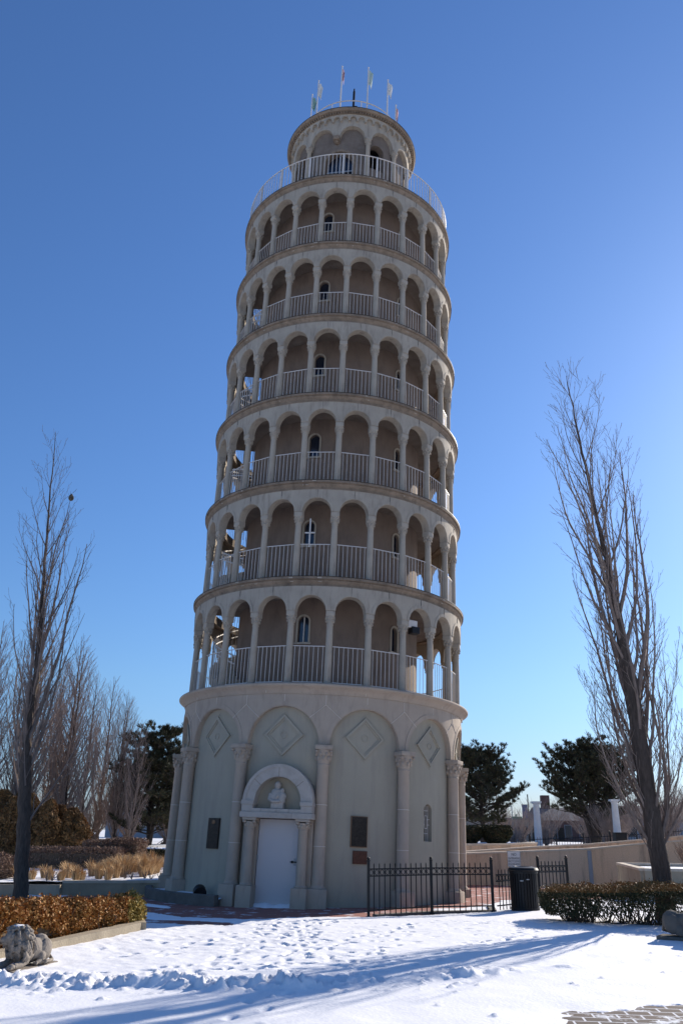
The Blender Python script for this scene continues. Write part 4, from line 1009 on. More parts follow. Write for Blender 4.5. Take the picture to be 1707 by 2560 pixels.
# ------------------------------------------------------------------ hedges and shrubs
def inpoly(x, y, poly):
    c = np.zeros(len(x), bool); n = len(poly)
    for i in range(n):
        x1, y1 = poly[i]; x2, y2 = poly[(i+1) % n]
        c ^= ((y1 > y) != (y2 > y)) & (x < (x2-x1)*(y-y1)/(y2-y1+1e-12)+x1)
    return c
def edge_dist(x, y, poly):
    d = np.full(len(x), 9.0); n = len(poly)
    for i in range(n):
        ax, ay = poly[i]; bx, by = poly[(i+1) % n]; L2 = (bx-ax)**2+(by-ay)**2
        t = np.clip(((x-ax)*(bx-ax)+(y-ay)*(by-ay))/L2, 0, 1)
        d = np.minimum(d, np.hypot(x-ax-t*(bx-ax), y-ay-t*(by-ay)))
    return d
def hedge_pts(poly, zb, zt, n, seed, shell=0.10, rough_=0.05, rnd_=0.12):
    """points in the outer shell of a clipped hedge; zt is a function of (x, y)"""
    rs = np.random.default_rng(seed); px = [p[0] for p in poly]; py = [p[1] for p in poly]; out = []
    tot = 0
    while tot < n:
        k = n*6; x = rs.uniform(min(px), max(px), k); y = rs.uniform(min(py), max(py), k); z = rs.uniform(0, 1, k)
        ok = inpoly(x, y, poly); x, y, z = x[ok], y[ok], z[ok]
        top = zt(x, y)+rough_*fbm(x, y, 3.0, 3, seed); z = zb+(top-zb+0.03)*z
        e = edge_dist(x, y, poly); bul = rough_*1.3*fbm(x*1.3+z*2.2, y*1.3-z*1.7, 3.0, 3, seed+1)+rough_*0.8
        r = np.maximum(0, rnd_-(top-z)); inset = rnd_-np.sqrt(np.maximum(0, rnd_**2-r**2))
        low = np.maximum(0, 0.12-(z-zb))*0.7
        q = e-bul-inset-low
        keep = (q > 0) & ((q < shell) | (top-z < shell)) & (top-z > 0)
        p = np.stack([x, y, z], 1)[keep]; out.append(p); tot += len(p)
    P = np.concatenate(out)[:n]; st = rs.random(n) < 0.05           # stray shoots
    P[st] += rs.normal(size=(int(st.sum()), 3))*np.array([0.035, 0.035, 0.03])+np.array([0, 0, 0.035])
    return P
LH = [(-3.60, 15.6), (-3.36, 16.1), (-3.42, 16.65), (-3.95, 16.55), (-5.05, 14.5), (-6.5, 11.2), (-5.0, 11.2), (-4.36, 13.4)]
lz = lambda x, y: 0.66+0.14*np.clip((-3.9-x)/1.4, 0, 1)+0.015*np.sin(x*2.3+y)
t_ = thing('hedge', 'clipped hedge of orange brown leaves in the left stone planter', 'hedge')
P = hedge_pts(LH, 0.17, lz, 70000, 31, 0.20, 0.10, 0.18)
ol = (P[:, 1]*0.45+P[:, 0]*0.9 > 3.95+0.25*fbm(P[:, 0], P[:, 1]+P[:, 2], 3, 2, 5))
leaf_cloud('foliage', P[~ol], 0.030, M['orange_leaf'], t_, 1.6)
tag(leaf_cloud('foliage', P[ol], 0.030, M['olive_leaf'], t_, 1.6), 'olive green right end of the hedge')
mb = MB(); rnd = random.Random(4); rs4 = np.random.default_rng(4)
for k in range(150):
    x = rnd.uniform(-6.5, -3.8); y = rnd.uniform(11.7, 17.0)
    if not inpoly(np.array([x]), np.array([y]), LH)[0]: continue
    p = Vector((x, y, 0.14)); mb.tube([p, p+Vector((rnd.gauss(0, .06), rnd.gauss(0, .06), .25)), p+Vector((rnd.gauss(0, .14), rnd.gauss(0, .14), .46))], [0.012, 0.009, 0.004], 4, cap=False)
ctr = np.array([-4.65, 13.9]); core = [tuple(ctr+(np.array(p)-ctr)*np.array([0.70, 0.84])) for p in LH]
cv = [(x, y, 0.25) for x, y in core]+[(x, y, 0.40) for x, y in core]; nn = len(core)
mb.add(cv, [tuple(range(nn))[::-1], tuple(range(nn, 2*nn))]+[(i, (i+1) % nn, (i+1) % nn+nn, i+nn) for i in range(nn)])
mb.build('stems', M['hedge_stem'], t_)

RH = [(4.50, 18.45), (4.22, 18.95), (4.35, 19.9), (6.0, 19.9), (9.5, 19.5), (9.5, 16.7), (7.2, 17.35), (5.8, 18.1)]
rz_ = lambda x, y: 0.72+0.05*np.clip(x-4.4, 0, 2)+0.015*np.sin(x*3)
t_ = thing('hedge', 'dark clipped hedge with bare lower stems and sunlit coloured top on the right', 'hedge')
P = hedge_pts(RH, 0.20, rz_, 60000, 77, 0.20, 0.085, 0.14)
gap = fbm(P[:, 0]*1.0, P[:, 1]+P[:, 2]*0.6, 2.6, 3, 9)
keep = (P[:, 2] > 0.30+0.22*gap)|(P[:, 0] < 4.9)&(P[:, 2] > 0.12)|(np.random.default_rng(5).random(len(P)) < 0.10)
P = P[keep]; tip = rz_(P[:, 0], P[:, 1])-P[:, 2] < 0.10
leaf_cloud('foliage', P[~tip], 0.024, M['yew_leaf'], t_, 2.0)
tag(leaf_cloud('foliage', P[tip], 0.022, M['sunlit_leaf'], t_, 2.0, updir=0.8), 'clipped top coloured sunlit orange brown')
mb = MB(); rnd = random.Random(14)
for k in range(34):
    x = rnd.uniform(4.7, 9.3); y = np.interp(x, [4.5, 5.8, 7.2, 9.5], [19.2, 18.8, 18.4, 18.0])+rnd.gauss(0, 0.3)
    for j in range(13):
        a = rnd.uniform(0, 2*PI); s = rnd.uniform(0.15, 0.55); p = Vector((x+rnd.gauss(0, .05), y+rnd.gauss(0, .05), 0.0))
        mb.tube([p, p+Vector((math.cos(a)*s*.45, math.sin(a)*s*.45, .25)), p+Vector((math.cos(a)*s, math.sin(a)*s, .52))], [0.011, 0.008, 0.004], 4, cap=False)
mb.build('stems', M['hedge_stem'], t_)
mb = MB(); V = []
for i in range(22):
    x = 4.4+i*0.25; yb = np.interp(x, [4.4, 5.8, 7.2, 9.6], [19.3, 18.75, 18.3, 17.9]); wv = 0.5+0.12*mnoise.noise((i*0.7, 0, 0))
    V.append([(x+0.02*j, yb+(j-2)*wv/2+0.1*mnoise.noise((i*1.3, j*1.7, 2)), 0.035+0.055*(1-abs(j-2)/2)+0.02*mnoise.noise((i, j, 5))) for j in range(5)])
for i in range(21):
    for j in range(4): mb.add([V[i][j], V[i+1][j], V[i+1][j+1], V[i][j+1]], [(0, 1, 2, 3)])
tag(mb.build('hedge_soil', M['soil'], smooth=60, weld=True), kind='structure')

# left planter wall
def wall_run(name, pts, thick, z0, zt, m, label, cat, cope=None, cm=None):
    """straight runs of wall along pts; zt one height per point"""
    t_ = MB() ; n = len(pts)
    nr = []
    for i in range(n):
        a = Vector(pts[max(i-1, 0)]); b = Vector(pts[min(i+1, n-1)]); d = (b-a).normalized(); nr.append(Vector((-d.y, d.x)))
    def sec(i, w_, za, zb): p = Vector(pts[i]); q = nr[i]*w_/2; return [(p.x-q.x, p.y-q.y, za), (p.x+q.x, p.y+q.y, za), (p.x+q.x, p.y+q.y, zb), (p.x-q.x, p.y-q.y, zb)]
    def loft(w_, zaf, zbf, mm):
        S = [sec(i, w_, zaf(i), zbf(i)) for i in range(n)]
        for i in range(n-1):
            for j in range(4): t_.add([S[i][j], S[i+1][j], S[i+1][(j+1) % 4], S[i][(j+1) % 4]], [(0, 1, 2, 3)], mm)
        t_.add(S[0], [(3, 2, 1, 0)], mm); t_.add(S[-1], [(0, 1, 2, 3)], mm)
    loft(thick, lambda i: z0, lambda i: zt[i]-(cope or 0), m)
    o = t_.build(name, m, smooth=30, weld=True)
    if cope:
        t_ = MB(); loft(thick+0.05, lambda i: zt[i]-cope+0.002, lambda i: zt[i], cm); t_.build('coping', cm, o, smooth=30, weld=True)
    return tag(o, label, cat)
wall_run('planter_wall', [(-4.95, 11.3), (-4.22, 13.6), (-3.48, 15.94)], 0.22, -0.05, [0.20, 0.215, 0.255], M['planter'], 'low tan concrete planter wall in front of the orange hedge', 'wall')
wall_run('planter_wall', [(-3.40, 15.98), (-3.86, 17.6), (-4.7, 17.9), (-9.5, 18.2)], 0.20, -0.05, [0.253, 0.245, 0.24, 0.24], M['planter'], 'back return of the left planter wall behind the orange hedge', 'wall')
ctr2 = [(-3.5, 15.9), (-3.92, 17.55), (-4.7, 17.8), (-9.3, 18.1), (-9.3, 11.5), (-5.0, 11.4), (-4.32, 13.6)]
xs_ = np.linspace(-9.3, -3.45, 90); ys_ = np.linspace(11.3, 18.8, 110); X, Y = np.meshgrid(xs_, ys_)
Z = 0.155+0.05*fbm(X, Y, 1.8, 4, 21); ok = inpoly(X.ravel(), Y.ravel(), ctr2)
V = np.stack([X.ravel(), Y.ravel(), Z.ravel()], 1); i = (np.arange(89)[None, :]+90*np.arange(109)[:, None]).ravel(); F = np.stack([i, i+1, i+91, i+90], 1); F = F[ok[F].all(1)]
me_m = mat('snowy_soil', (0.80, 0.81, 0.83), 0.85, vscale=2.6, vcol=(0.10, 0.075, 0.055), var=0.1, bump=0.5, bscale=25)
tag(arr_mesh('planter_ground', V, F, me_m, smooth=True), kind='structure')

# raised bed behind, left of the tower
wall_run('planter_wall', [(-4.7, 28.4), (-4.95, 26.6), (-6.0, 26.25), (-7.75, 25.6)], 0.22, -0.05, [0.40, 0.39, 0.38, 0.40], M['planter'], 'low stone wall of the raised bed left of the tower with a sharp corner', 'wall', 0.07, M['coping'])
wall_run('planter_wall', [(-7.7, 25.35), (-9.5, 25.4), (-12.5, 25.2), (-19, 25.0)], 0.2, -0.05, [0.30, 0.29, 0.28, 0.28], M['planter'], 'lower stone kerb of the bed behind the bare left tree', 'wall')
xs_ = np.linspace(-20, -4.75, 110); ys_ = np.linspace(25.3, 41, 100); X, Y = np.meshgrid(xs_, ys_)
Z = 0.355+0.05*fbm(X, Y, 0.9, 4, 22)+0.10*np.clip((Y-27)/10, 0, 1); bed = [(-4.8, 28.4), (-5.05, 26.7), (-6.0, 26.35), (-7.7, 25.7), (-7.75, 25.45), (-20, 25.3), (-20, 41), (-4.8, 41)]
ok = inpoly(X.ravel(), Y.ravel(), bed); V = np.stack([X.ravel(), Y.ravel(), Z.ravel()], 1); i = (np.arange(109)[None, :]+110*np.arange(99)[:, None]).ravel(); F = np.stack([i, i+1, i+111, i+110], 1); F = F[ok[F].all(1)]
tag(arr_mesh('bed_snow', V, F, M['snow'], smooth=True), kind='structure')
# dry ornamental grass in it
rs = np.random.default_rng(50); V = []; F = []; nv = 0
clumps = [(-8.05, 26.2, .5), (-7.6, 26.1, .62), (-7.2, 26.3, .5), (-8.5, 26.5, .55), (-9.1, 26.6, .5), (-6.6, 27.6, .7), (-7.0, 28.0, .9), (-6.7, 28.6, 1.0), (-6.5, 29.2, 1.05), (-6.9, 29.9, 1.0), (-6.4, 30.3, .95), (-6.8, 31.2, .9), (-6.3, 31.6, .75), (-6.6, 32.4, .75), (-6.2, 33.0, .7), (-6.9, 33.4, .7), (-6.3, 34.0, .75), (-6.6, 34.8, .8), (-7.2, 30.8, .95), (-7.5, 28.9, .7), (-7.4, 32.2, .85), (-5.95, 32.3, .5), (-6.0, 34.6, .85), (-6.8, 26.9, .6), (-7.3, 27.2, .75), (-7.9, 27.3, .6), (-6.6, 30.8, 1.0), (-7.0, 29.2, 1.0), (-6.2, 32.2, .7), (-6.4, 33.6, .8), (-6.15, 29.9, .8), (-6.3, 28.9, .7), (-7.3, 29.9, .9), (-7.7, 30.4, .8), (-6.1, 31.0, .8), (-7.0, 31.9, 1.0), (-6.5, 35.3, .8), (-7.3, 33.8, .9), (-9.6, 27.0, .6), (-8.6, 28.4, .7), (-8.3, 27.6, .7), (-8.9, 27.4, .6), (-7.9, 28.6, .8), (-6.9, 32.9, 1.1), (-6.0, 33.8, .6)]
for (cx, cy_, h) in clumps:
    cx += rs.normal(0, .12); h *= 0.72; n = 190; a = rs.uniform(0, 2*PI, n); b = rs.random(n)**0.6; hh = h*rs.uniform(0.5, 1.05, n)
    sp = 0.48*b*hh; x0 = cx+0.10*np.cos(a)*b; y0 = cy_+0.10*np.sin(a)*b; wd = 0.007
    p0 = np.stack([x0, y0, np.full(n, 0.36)], 1); dirr = np.stack([np.cos(a), np.sin(a), np.zeros(n)], 1); tz = np.array([0, 0, 1.0])
    p1 = p0+dirr*sp[:, None]*0.35+tz*(hh*0.6)[:, None]; p2 = p0+dirr*sp[:, None]*1.1+tz*(hh*(1-0.25*b))[:, None]; sd = np.stack([-np.sin(a), np.cos(a), np.zeros(n)], 1)*wd
    V.append(np.stack([p0-sd, p0+sd, p1+sd*1.1, p1-sd*1.1, p2+sd*0.5, p2-sd*0.5], 1).reshape(-1, 3))
    k = nv+6*np.arange(n)[:, None]; F.append(np.concatenate([k+np.array([[0, 1, 2, 3]]), k+np.array([[3, 2, 4, 5]])])); nv += 6*n
tag(arr_mesh('dry_grass', np.concatenate(V), np.concatenate(F), M['grass']), 'tufts of dry tan ornamental grass in the raised bed', 'grass', kind='stuff')
# brown twig hedges, evergreens and shrubs at the left
def twig_mass(name, poly, zb, zt, n, seed, label, cat, m, size, elong, up=1.0, shell=0.25, group=None, rough_=0.06, core=True):
    P = hedge_pts(poly, zb, lambda x, y: zt(x, y), n, seed, shell, rough_, 0.15)
    t_ = thing(name, label, cat, group=group)
    leaf_cloud('foliage', P, size, m, t_, elong, np.random.default_rng(seed), up)
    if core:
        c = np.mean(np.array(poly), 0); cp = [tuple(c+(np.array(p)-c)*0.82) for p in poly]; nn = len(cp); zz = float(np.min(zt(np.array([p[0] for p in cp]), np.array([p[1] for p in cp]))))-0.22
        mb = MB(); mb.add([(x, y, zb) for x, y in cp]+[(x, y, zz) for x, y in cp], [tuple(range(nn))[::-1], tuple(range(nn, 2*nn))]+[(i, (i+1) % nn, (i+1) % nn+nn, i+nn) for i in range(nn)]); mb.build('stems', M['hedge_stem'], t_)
    return t_
rect = lambda x0, y0, x1, y1: [(x0, y0), (x1, y0), (x1, y1), (x0, y1)]
K = lambda z: (lambda x, y: np.full_like(x, z))
twig_mass('twig_hedge', rect(-9.25, 34.0, -7.55, 36.0), 0.36, lambda x, y: 1.46-0.04*np.abs(x+8.3), 15000, 61, 'tall rounded end block of the clipped brown twig hedge', 'hedge', M['brown_twig'], 0.028, 3.2)
twig_mass('twig_hedge', rect(-10.2, 35.3, -9.1, 36.6), 0.36, K(1.36), 6000, 62, 'middle step of the clipped brown twig hedge behind the tall block', 'hedge', M['brown_twig'], 0.028, 3.2)
twig_mass('twig_hedge', rect(-11.5, 32.6, -7.9, 33.9), 0.36, lambda x, y: 1.14-0.0*x, 17000, 63, 'long lower run of the clipped brown twig hedge behind the dry grass', 'hedge', M['brown_twig'], 0.028, 3.2)
twig_mass('bush', [(-9.75, 26.4), (-9.55, 27.4), (-10.4, 28.3), (-12.2, 28.3), (-12.4, 26.5), (-11, 26.0)], 0.34, lambda x, y: 1.12-0.12*(x+11)**2, 12000, 64, 'brown twiggy bush at the left picture edge below the evergreens', 'bush', M['brown_twig'], 0.022, 4.5, 0.7)
arb = [(-14.0, 38.9, 3.3, .8), (-12.7, 38.9, 2.9, .75), (-11.7, 39.0, 2.6, .7), (-12.3, 37.6, 2.9, .55), (-13.9, 37.7, 3.0, .6), (-11.6, 38.0, 2.45, .5), (-14.6, 38.2, 3.3, .75), (-13.3, 38.0, 3.15, .7), (-12.1, 38.4, 2.7, .7), (-11.2, 38.2, 2.35, .6), (-15.9, 38.0, 3.4, .8)]
for i, (x, y, h, r) in enumerate(arb):
    rs = np.random.default_rng(90+i); n = 7000; th = rs.uniform(0, 2*PI, n); z = rs.random(n)**0.85; rr = r*(1-z**3.0*0.8)*(1+0.18*np.sin(z*23+th*2+i*2))*(0.72+0.33*rs.random(n))*(1+0.22*np.sin(th*3+z*9+i))
    t_ = thing('arborvitae', 'dense olive brown evergreen in the screen behind the brown hedge', 'evergreen', (x, y, 0.4), 0, 'evergreens in the screen behind the brown hedge')
    leaf_cloud('crown', np.stack([rr*np.cos(th), rr*np.sin(th), z*(h-0.4)+0.02], 1), 0.055, M['arb_leaf'], t_, 2.6, rs, 1.2)
    mb = MB(); mb.lathe([(r*0.6, 0.0), (r*0.66, 0.4), (r*0.45, (h-0.4)*0.7), (0.03, h-0.55)], 9); mb.build('trunk', M['hedge_stem'], t_)
for i in range(7):
    x, y = [(-6.15, 27.1), (-6.4, 27.3), (-5.6, 27.2), (-5.85, 27.5), (-5.4, 27.5), (-8.1, 25.75), (-8.3, 25.9)][i]
    mb = MB(); rnd = random.Random(i)
    for k in range(16):
        a = rnd.uniform(0, 6.28); s = rnd.uniform(.04, .22); h = rnd.uniform(.14, .30)
        mb.tube([(0, 0, 0), (math.cos(a)*s*.5, math.sin(a)*s*.5, h*.6), (math.cos(a)*s, math.sin(a)*s, h)], [0.006, 0.005, 0.003], 3, cap=False)
    o = tag(mb.build('bare_shrub', M['twig']), 'tiny bare twiggy shrub poking out of the snow of the raised bed', 'shrub', 'tiny bare shrubs in the raised bed'); o.location = (x, y, 0.36)
# snow topped dark shrub left of the tower
t_ = twig_mass('yew_bush', [(-8.7, 38.6), (-7.0, 38.4), (-6.6, 39.4), (-7.2, 40.4), (-8.6, 40.3)], 0.36, lambda x, y: 1.0-0.10*(x+7.7)**2, 9000, 66, 'low dark evergreen bush with snow on top beside the tower', 'bush', M['dark_yew'], 0.045, 2.0, 0.5)
mb = MB(); rs = np.random.default_rng(6)
for (x, y, z, a, b) in [(-7.9, 39.1, 1.0, .55, .4), (-7.2, 39.2, .96, .38, .4), (-8.35, 39.4, .95, .2, .3), (-7.5, 39.0, 0.99, .3, .25)]: mb.ell((x, y, z), (a, b, 0.06), None, 2)
mb.build('snow_cap', M['snow'], t_, smooth=60)
wall_run('planter_wall', [(-9.0, 37.9), (-5.6, 37.7)], 0.2, 0.2, [0.56, 0.54], M['dark_curb'], 'dark low kerb in front of the snow topped bush', 'wall', 0.03, M['snow'])

# ------------------------------------------------------------------ lions
def lion(name, label, loc, rz, sc_, turn=-1, lm='lion'):
    t_ = thing(name, label, 'statue', loc, rz); rnd = random.Random(2)
    b = MB()
    for c, r in [((-.33, 0, .24), (.17, .155, .175)), ((-.12, 0, .20), (.24, .165, .185)), ((.10, 0, .22), (.20, .165, .21)), ((.24, 0, .29), (.16, .15, .19)),
                 ((.30, turn*.03, .36), (.13, .12, .14)), ((.36, turn*.07, .42), (.10, .095, .10)), ((.43, turn*.14, .385), (.065, .06, .055)), ((.41, turn*.12, .35), (.05, .05, .04)),
                 ((.31, turn*-.03, .505), (.03, .03, .035)), ((.36, turn*.13, .505), (.03, .025, .035)), ((.465, turn*.165, .405), (.02, .022, .015))]:
        b.ell(c, r, None, 2)
    for s in (-1, 1):
        b.ell((-.30, s*.135, .19), (.155, .07, .165), None, 2, Matrix.Rotation(R(-18), 3, 'Y')); b.ell((-.17, s*.155, .10), (.08, .06, .09), None, 2)
        b.ell((-.13, s*.165, .045), (.13, .048, .042), None, 2)
        for k in (-1, 0, 1): b.ell((-.005, s*.165+k*.026, .032), (.035, .017, .028), None, 1)
        b.ell((.20, s*.125, .20), (.09, .06, .14), None, 2); b.tube([(.20, s*.13, .10), (.34, s*.13, .055), (.52, s*.125, .05)], [.062, .052, .05], 8)
        b.ell((.575, s*.125, .048), (.062, .058, .046), None, 2)
        for k in (-1, 0, 1): b.ell((.62, s*.125+k*.033, .036), (.028, .019, .03), None, 1)
    b.tube([(-.47, 0, .20), (-.52, .08, .08), (-.42, .20, .04), (-.24, .25, .045), (-.12, .25, .05)], [.032, .03, .026, .026, .035], 8)
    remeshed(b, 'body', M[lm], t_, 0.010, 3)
    m = MB()
    hc = Vector((.25, turn*.02, .35))
    for k in range(150):
        th = rnd.uniform(0, 2*PI); ph = rnd.uniform(-0.9, 1.35)
        d = Vector((math.cos(th)*math.cos(ph), math.sin(th)*math.cos(ph), math.sin(ph)))
        if d.dot(Vector((0.75, turn*0.55, 0.15)).normalized()) > 0.72: continue
        p = hc+Vector((d.x*.185, d.y*.195, d.z*.21)); dn = Vector((-0.25, 0, -1)); tg = (dn-d*dn.dot(d)).normalized(); q = p+tg*.05+d*.012; e = q+tg*.05+Vector((rnd.gauss(0, .02), rnd.gauss(0, .02), 0))
        m.tube([p, q+d*.012, e], [.022, .027, .009], 6)
    for k in range(46):
        s = rnd.choice((-1, 1)); x = rnd.uniform(.08, .36); z = rnd.uniform(.13, .34); y = s*rnd.uniform(.165, .20)
        m.tube([(x, y, z+.05), (x-.015, y+s*.012, z), (x+.01, y, z-.06)], [.022, .026, .011], 6)
    m.ell((.23, 0, .35), (.18, .18, .21), None, 2); m.ell((.20, 0, .24), (.15, .175, .17), None, 2)
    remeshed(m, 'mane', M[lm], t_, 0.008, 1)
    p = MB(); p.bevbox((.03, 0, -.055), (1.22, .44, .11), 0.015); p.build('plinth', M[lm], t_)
    f = MB()
    for (dx, dy) in ((.445, .075), (.385, .165)): f.ell((dx-.01, turn*dy, .425), (.014, .014, .012), None, 1)
    f.tube([(.475, turn*.11, .365), (.485, turn*.15, .36), (.455, turn*.19, .365)], .006, 5); f.build('eyes_and_mouth', M['dark_curb'], t_)
    t_.scale = (sc_, sc_, sc_)
    return t_
ll = lion('stone_lion', 'weathered stone lion with curly mane beside the left planter wall', (-4.02, 12.12, 0.10), R(256.5), 0.84, -1)
mb = MB()
for (x, y, z, a, b, c) in [(.24, -.05, .565, .10, .09, .02), (.28, -.16, .50, .05, .05, .02), (.18, .0, .555, .06, .07, .015)]: mb.ell((x, y, z), (a, b, c), None, 2)
mb.build('snow_cap', M['snow'], ll, smooth=60)
lion('stone_lion', 'shade coloured stone lion cut off by the right picture edge below the hedge', (6.17, 15.95, 0.13), R(-34), 1.0, -1, 'lion_shaded')

# ------------------------------------------------------------------ near fence, bin, walls, sign
fence = thing('iron_fence', 'black iron fence with ring band in front of the tower', 'fence')
def post(p, h=1.16):
    mb = MB(); mb.box((0, 0, h/2), (0.062, 0.062, h)); mb.box((0, 0, h+0.006), (0.08, 0.08, 0.018)); mb.ell((0, 0, h+0.045), (0.034, 0.034, 0.036), None, 2); mb.box((0, 0, 0.02), (0.11, 0.11, 0.03))
    return mb.build('post', M['black_metal'], fence, loc=(p[0], p[1], 0.0))
def panel(p, q, name, h=1.09, z0=0.06, n=None):
    mb = MB(); p = Vector((*p, 0)); q = Vector((*q, 0)); L_ = (q-p).length; d = (q-p)/L_; n = n or int(round(L_/0.152)); g = L_/n; a = math.atan2(d.y, d.x)
    for i in range(1, n):
        c = p+d*g*i; mb.box((c.x, c.y, z0+(h-z0)/2), (0.017, 0.017, h-z0), rz=a); mb.add([(c.x-.0085, c.y-.0085, h), (c.x+.0085, c.y-.0085, h), (c.x+.0085, c.y+.0085, h), (c.x-.0085, c.y+.0085, h), (c.x, c.y, h+0.03)], [(0, 1, 4), (1, 2, 4), (2, 3, 4), (3, 0, 4)])
    m_ = (p+q)/2
    for z in (h-0.10, h-0.245, z0+0.10): mb.box((m_.x, m_.y, z), (L_-0.06, 0.026, 0.028), rz=a)
    for i in range(n):
        c = p+d*g*(i+0.5); rr = 0.052
        mb.tube([(c.x+d.x*rr*math.cos(t), c.y+d.y*rr*math.cos(t), h-0.172+rr*math.sin(t)) for t in [2*PI*k/14 for k in range(15)]], 0.008, 4, cap=False)
    return mb.build(name, M['black_metal'], fence)
FP = [(0.70, 20.15), (2.21, 21.23), (3.72, 21.73), (5.22, 23.4), (6.12, 24.0)]
for p in FP: post(p)
panel(FP[0], FP[1], 'fence_panel', n=12); panel(FP[1], FP[2], 'fence_panel', n=11); panel(FP[3], FP[4], 'fence_panel', n=8)
panel((3.83, 21.85), (5.12, 23.3), 'gate', 0.93, 0.05, n=13)
bn = thing('litter_bin', 'round black slatted litter bin standing against the iron gate', 'bin', (4.52, 21.9, 0.0))
mb = MB(); mb.lathe([(0.30, 0.06), (0.30, 0.93)], 28)
for k in range(30): mb.box((0.325*math.cos(k*2*PI/30), 0.325*math.sin(k*2*PI/30), 0.49), (0.012, 0.045, 0.90), rz=k*2*PI/30)
mb.build('slatted_body', M['black_metal'], bn)
for z in (0.10, 0.90):
    mb = MB(); mb.lathe([(0.33, z-0.025), (0.345, z-0.025), (0.345, z+0.025), (0.33, z+0.025)], 28, closed=True); mb.build('band', M['black_metal'], bn)
mb = MB(); mb.lathe([(0.36, 0.93), (0.37, 0.95), (0.34, 1.0), (0.20, 1.03), (0.16, 1.0)], 28); mb.build('lid', M['black_metal'], bn, smooth=40)
mb = MB(); mb.box((-0.12, -0.352, 0.72), (0.08, 0.008, 0.028)); mb.box((0.03, -0.352, 0.75), (0.07, 0.008, 0.022)); mb.build('label_plate', M['galv'], bn)
wall_run('kerb', [(0.85, 20.42), (2.2, 21.35), (3.75, 21.9), (3.9, 23.2)], 0.18, -0.05, [0.055, 0.06, 0.06, 0.06], M['dark_curb'], 'low concrete edging under the iron fence', 'kerb')

wall_run('ramp_wall', [(1.5, 32.0), (4.55, 33.06), (9.85, 34.9), (11.85, 33.8), (12.92, 33.2), (18.0, 31.0)], 0.28, -0.1, [1.04, 1.09, 1.29, 1.53, 1.64, 2.1], M['concrete'], 'tall rough concrete ramp wall behind the iron fence', 'wall', 0.06, M['coping'])
mb = MB(); d_ = Vector((9.85, 34.9)).normalized(); mb.box((9.78, 34.72, 0.55), (0.17, 0.03, 1.3), rz=R(18)); tag(mb.build('sealed_joint', M['grey_build']), 'grey vertical sealed joint strip on the concrete ramp wall', 'joint')
wall_run('ramp_wall', [(1.0, 35.2), (5.17, 37.0), (8.17, 37.5), (10.38, 37.5), (12.99, 37.0), (14.23, 36.5), (20, 34.5)], 0.28, -0.1, [0.95, 1.08, 1.29, 1.41, 1.66, 1.80, 2.3], M['concrete'], 'rear concrete ramp wall rising to the right behind the front one', 'wall', 0.06, M['coping'])
sg = thing('notice_sign', 'white metal notice NO SKATEBOARDING BICYCLING ROLLERBLADING on the concrete wall', 'sign', (6.62, 33.60, 0.90), R(19))
mb = MB(); mb.bevbox((0, 0, 0), (0.56, 0.02, 0.54), 0.004); mb.build('sign_plate', M['sign_white'], sg)
mb = MB()
for (x, z, a, b) in ((0, .255, .53, .008), (0, -.255, .53, .008), (.265, 0, .008, .50), (-.265, 0, .008, .50)): mb.box((x, -0.011, z), (a, 0.003, b))
mb.build('border', M['sign_black'], sg)
def lettering(txt, size, m, parent, loc, maxw=None, name='lettering', rot=(PI/2, 0, 0)):
    cu = bpy.data.curves.new('t', 'FONT'); cu.body = txt; cu.size = size; cu.align_x = 'CENTER'; cu.extrude = 0.001; cu.resolution_u = 2
    o = bpy.data.objects.new('t', cu); COL.objects.link(o); bpy.context.view_layer.update()
    wd = o.dimensions.x; me = bpy.data.meshes.new_from_object(o.evaluated_get(bpy.context.evaluated_depsgraph_get()))
    bpy.data.objects.remove(o); bpy.data.curves.remove(cu); me.name = name; me.materials.clear(); me.materials.append(m)
    if maxw and wd > maxw: me.transform(Matrix.Diagonal((maxw/wd, 1, 1, 1)))
    r = link(me, name, parent, loc); r.rotation_euler = rot
    return r
for txt, z, s in (('NO', .105, .135), ('SKATEBOARDING', -.02, .105), ('BICYCLING', -.12, .105), ('ROLLERBLADING', -.22, .105)): lettering(txt, s, M['sign_black'], sg, (0, -0.013, z), 0.48)
wl = thing('wall_lamp', 'small boxy wall lamp on the concrete ramp wall near the bare tree', 'lamp', (12.03, 33.66, 1.13), R(-26))
mb = MB(); mb.bevbox((0, 0, 0), (0.20, 0.10, 0.30), 0.01); mb.build('housing', M['black_metal'], wl); mb = MB(); mb.bevbox((-0.045, -0.055, 0), (0.10, 0.03, 0.22), 0.006); mb.build('lens', M['pillar'], wl)
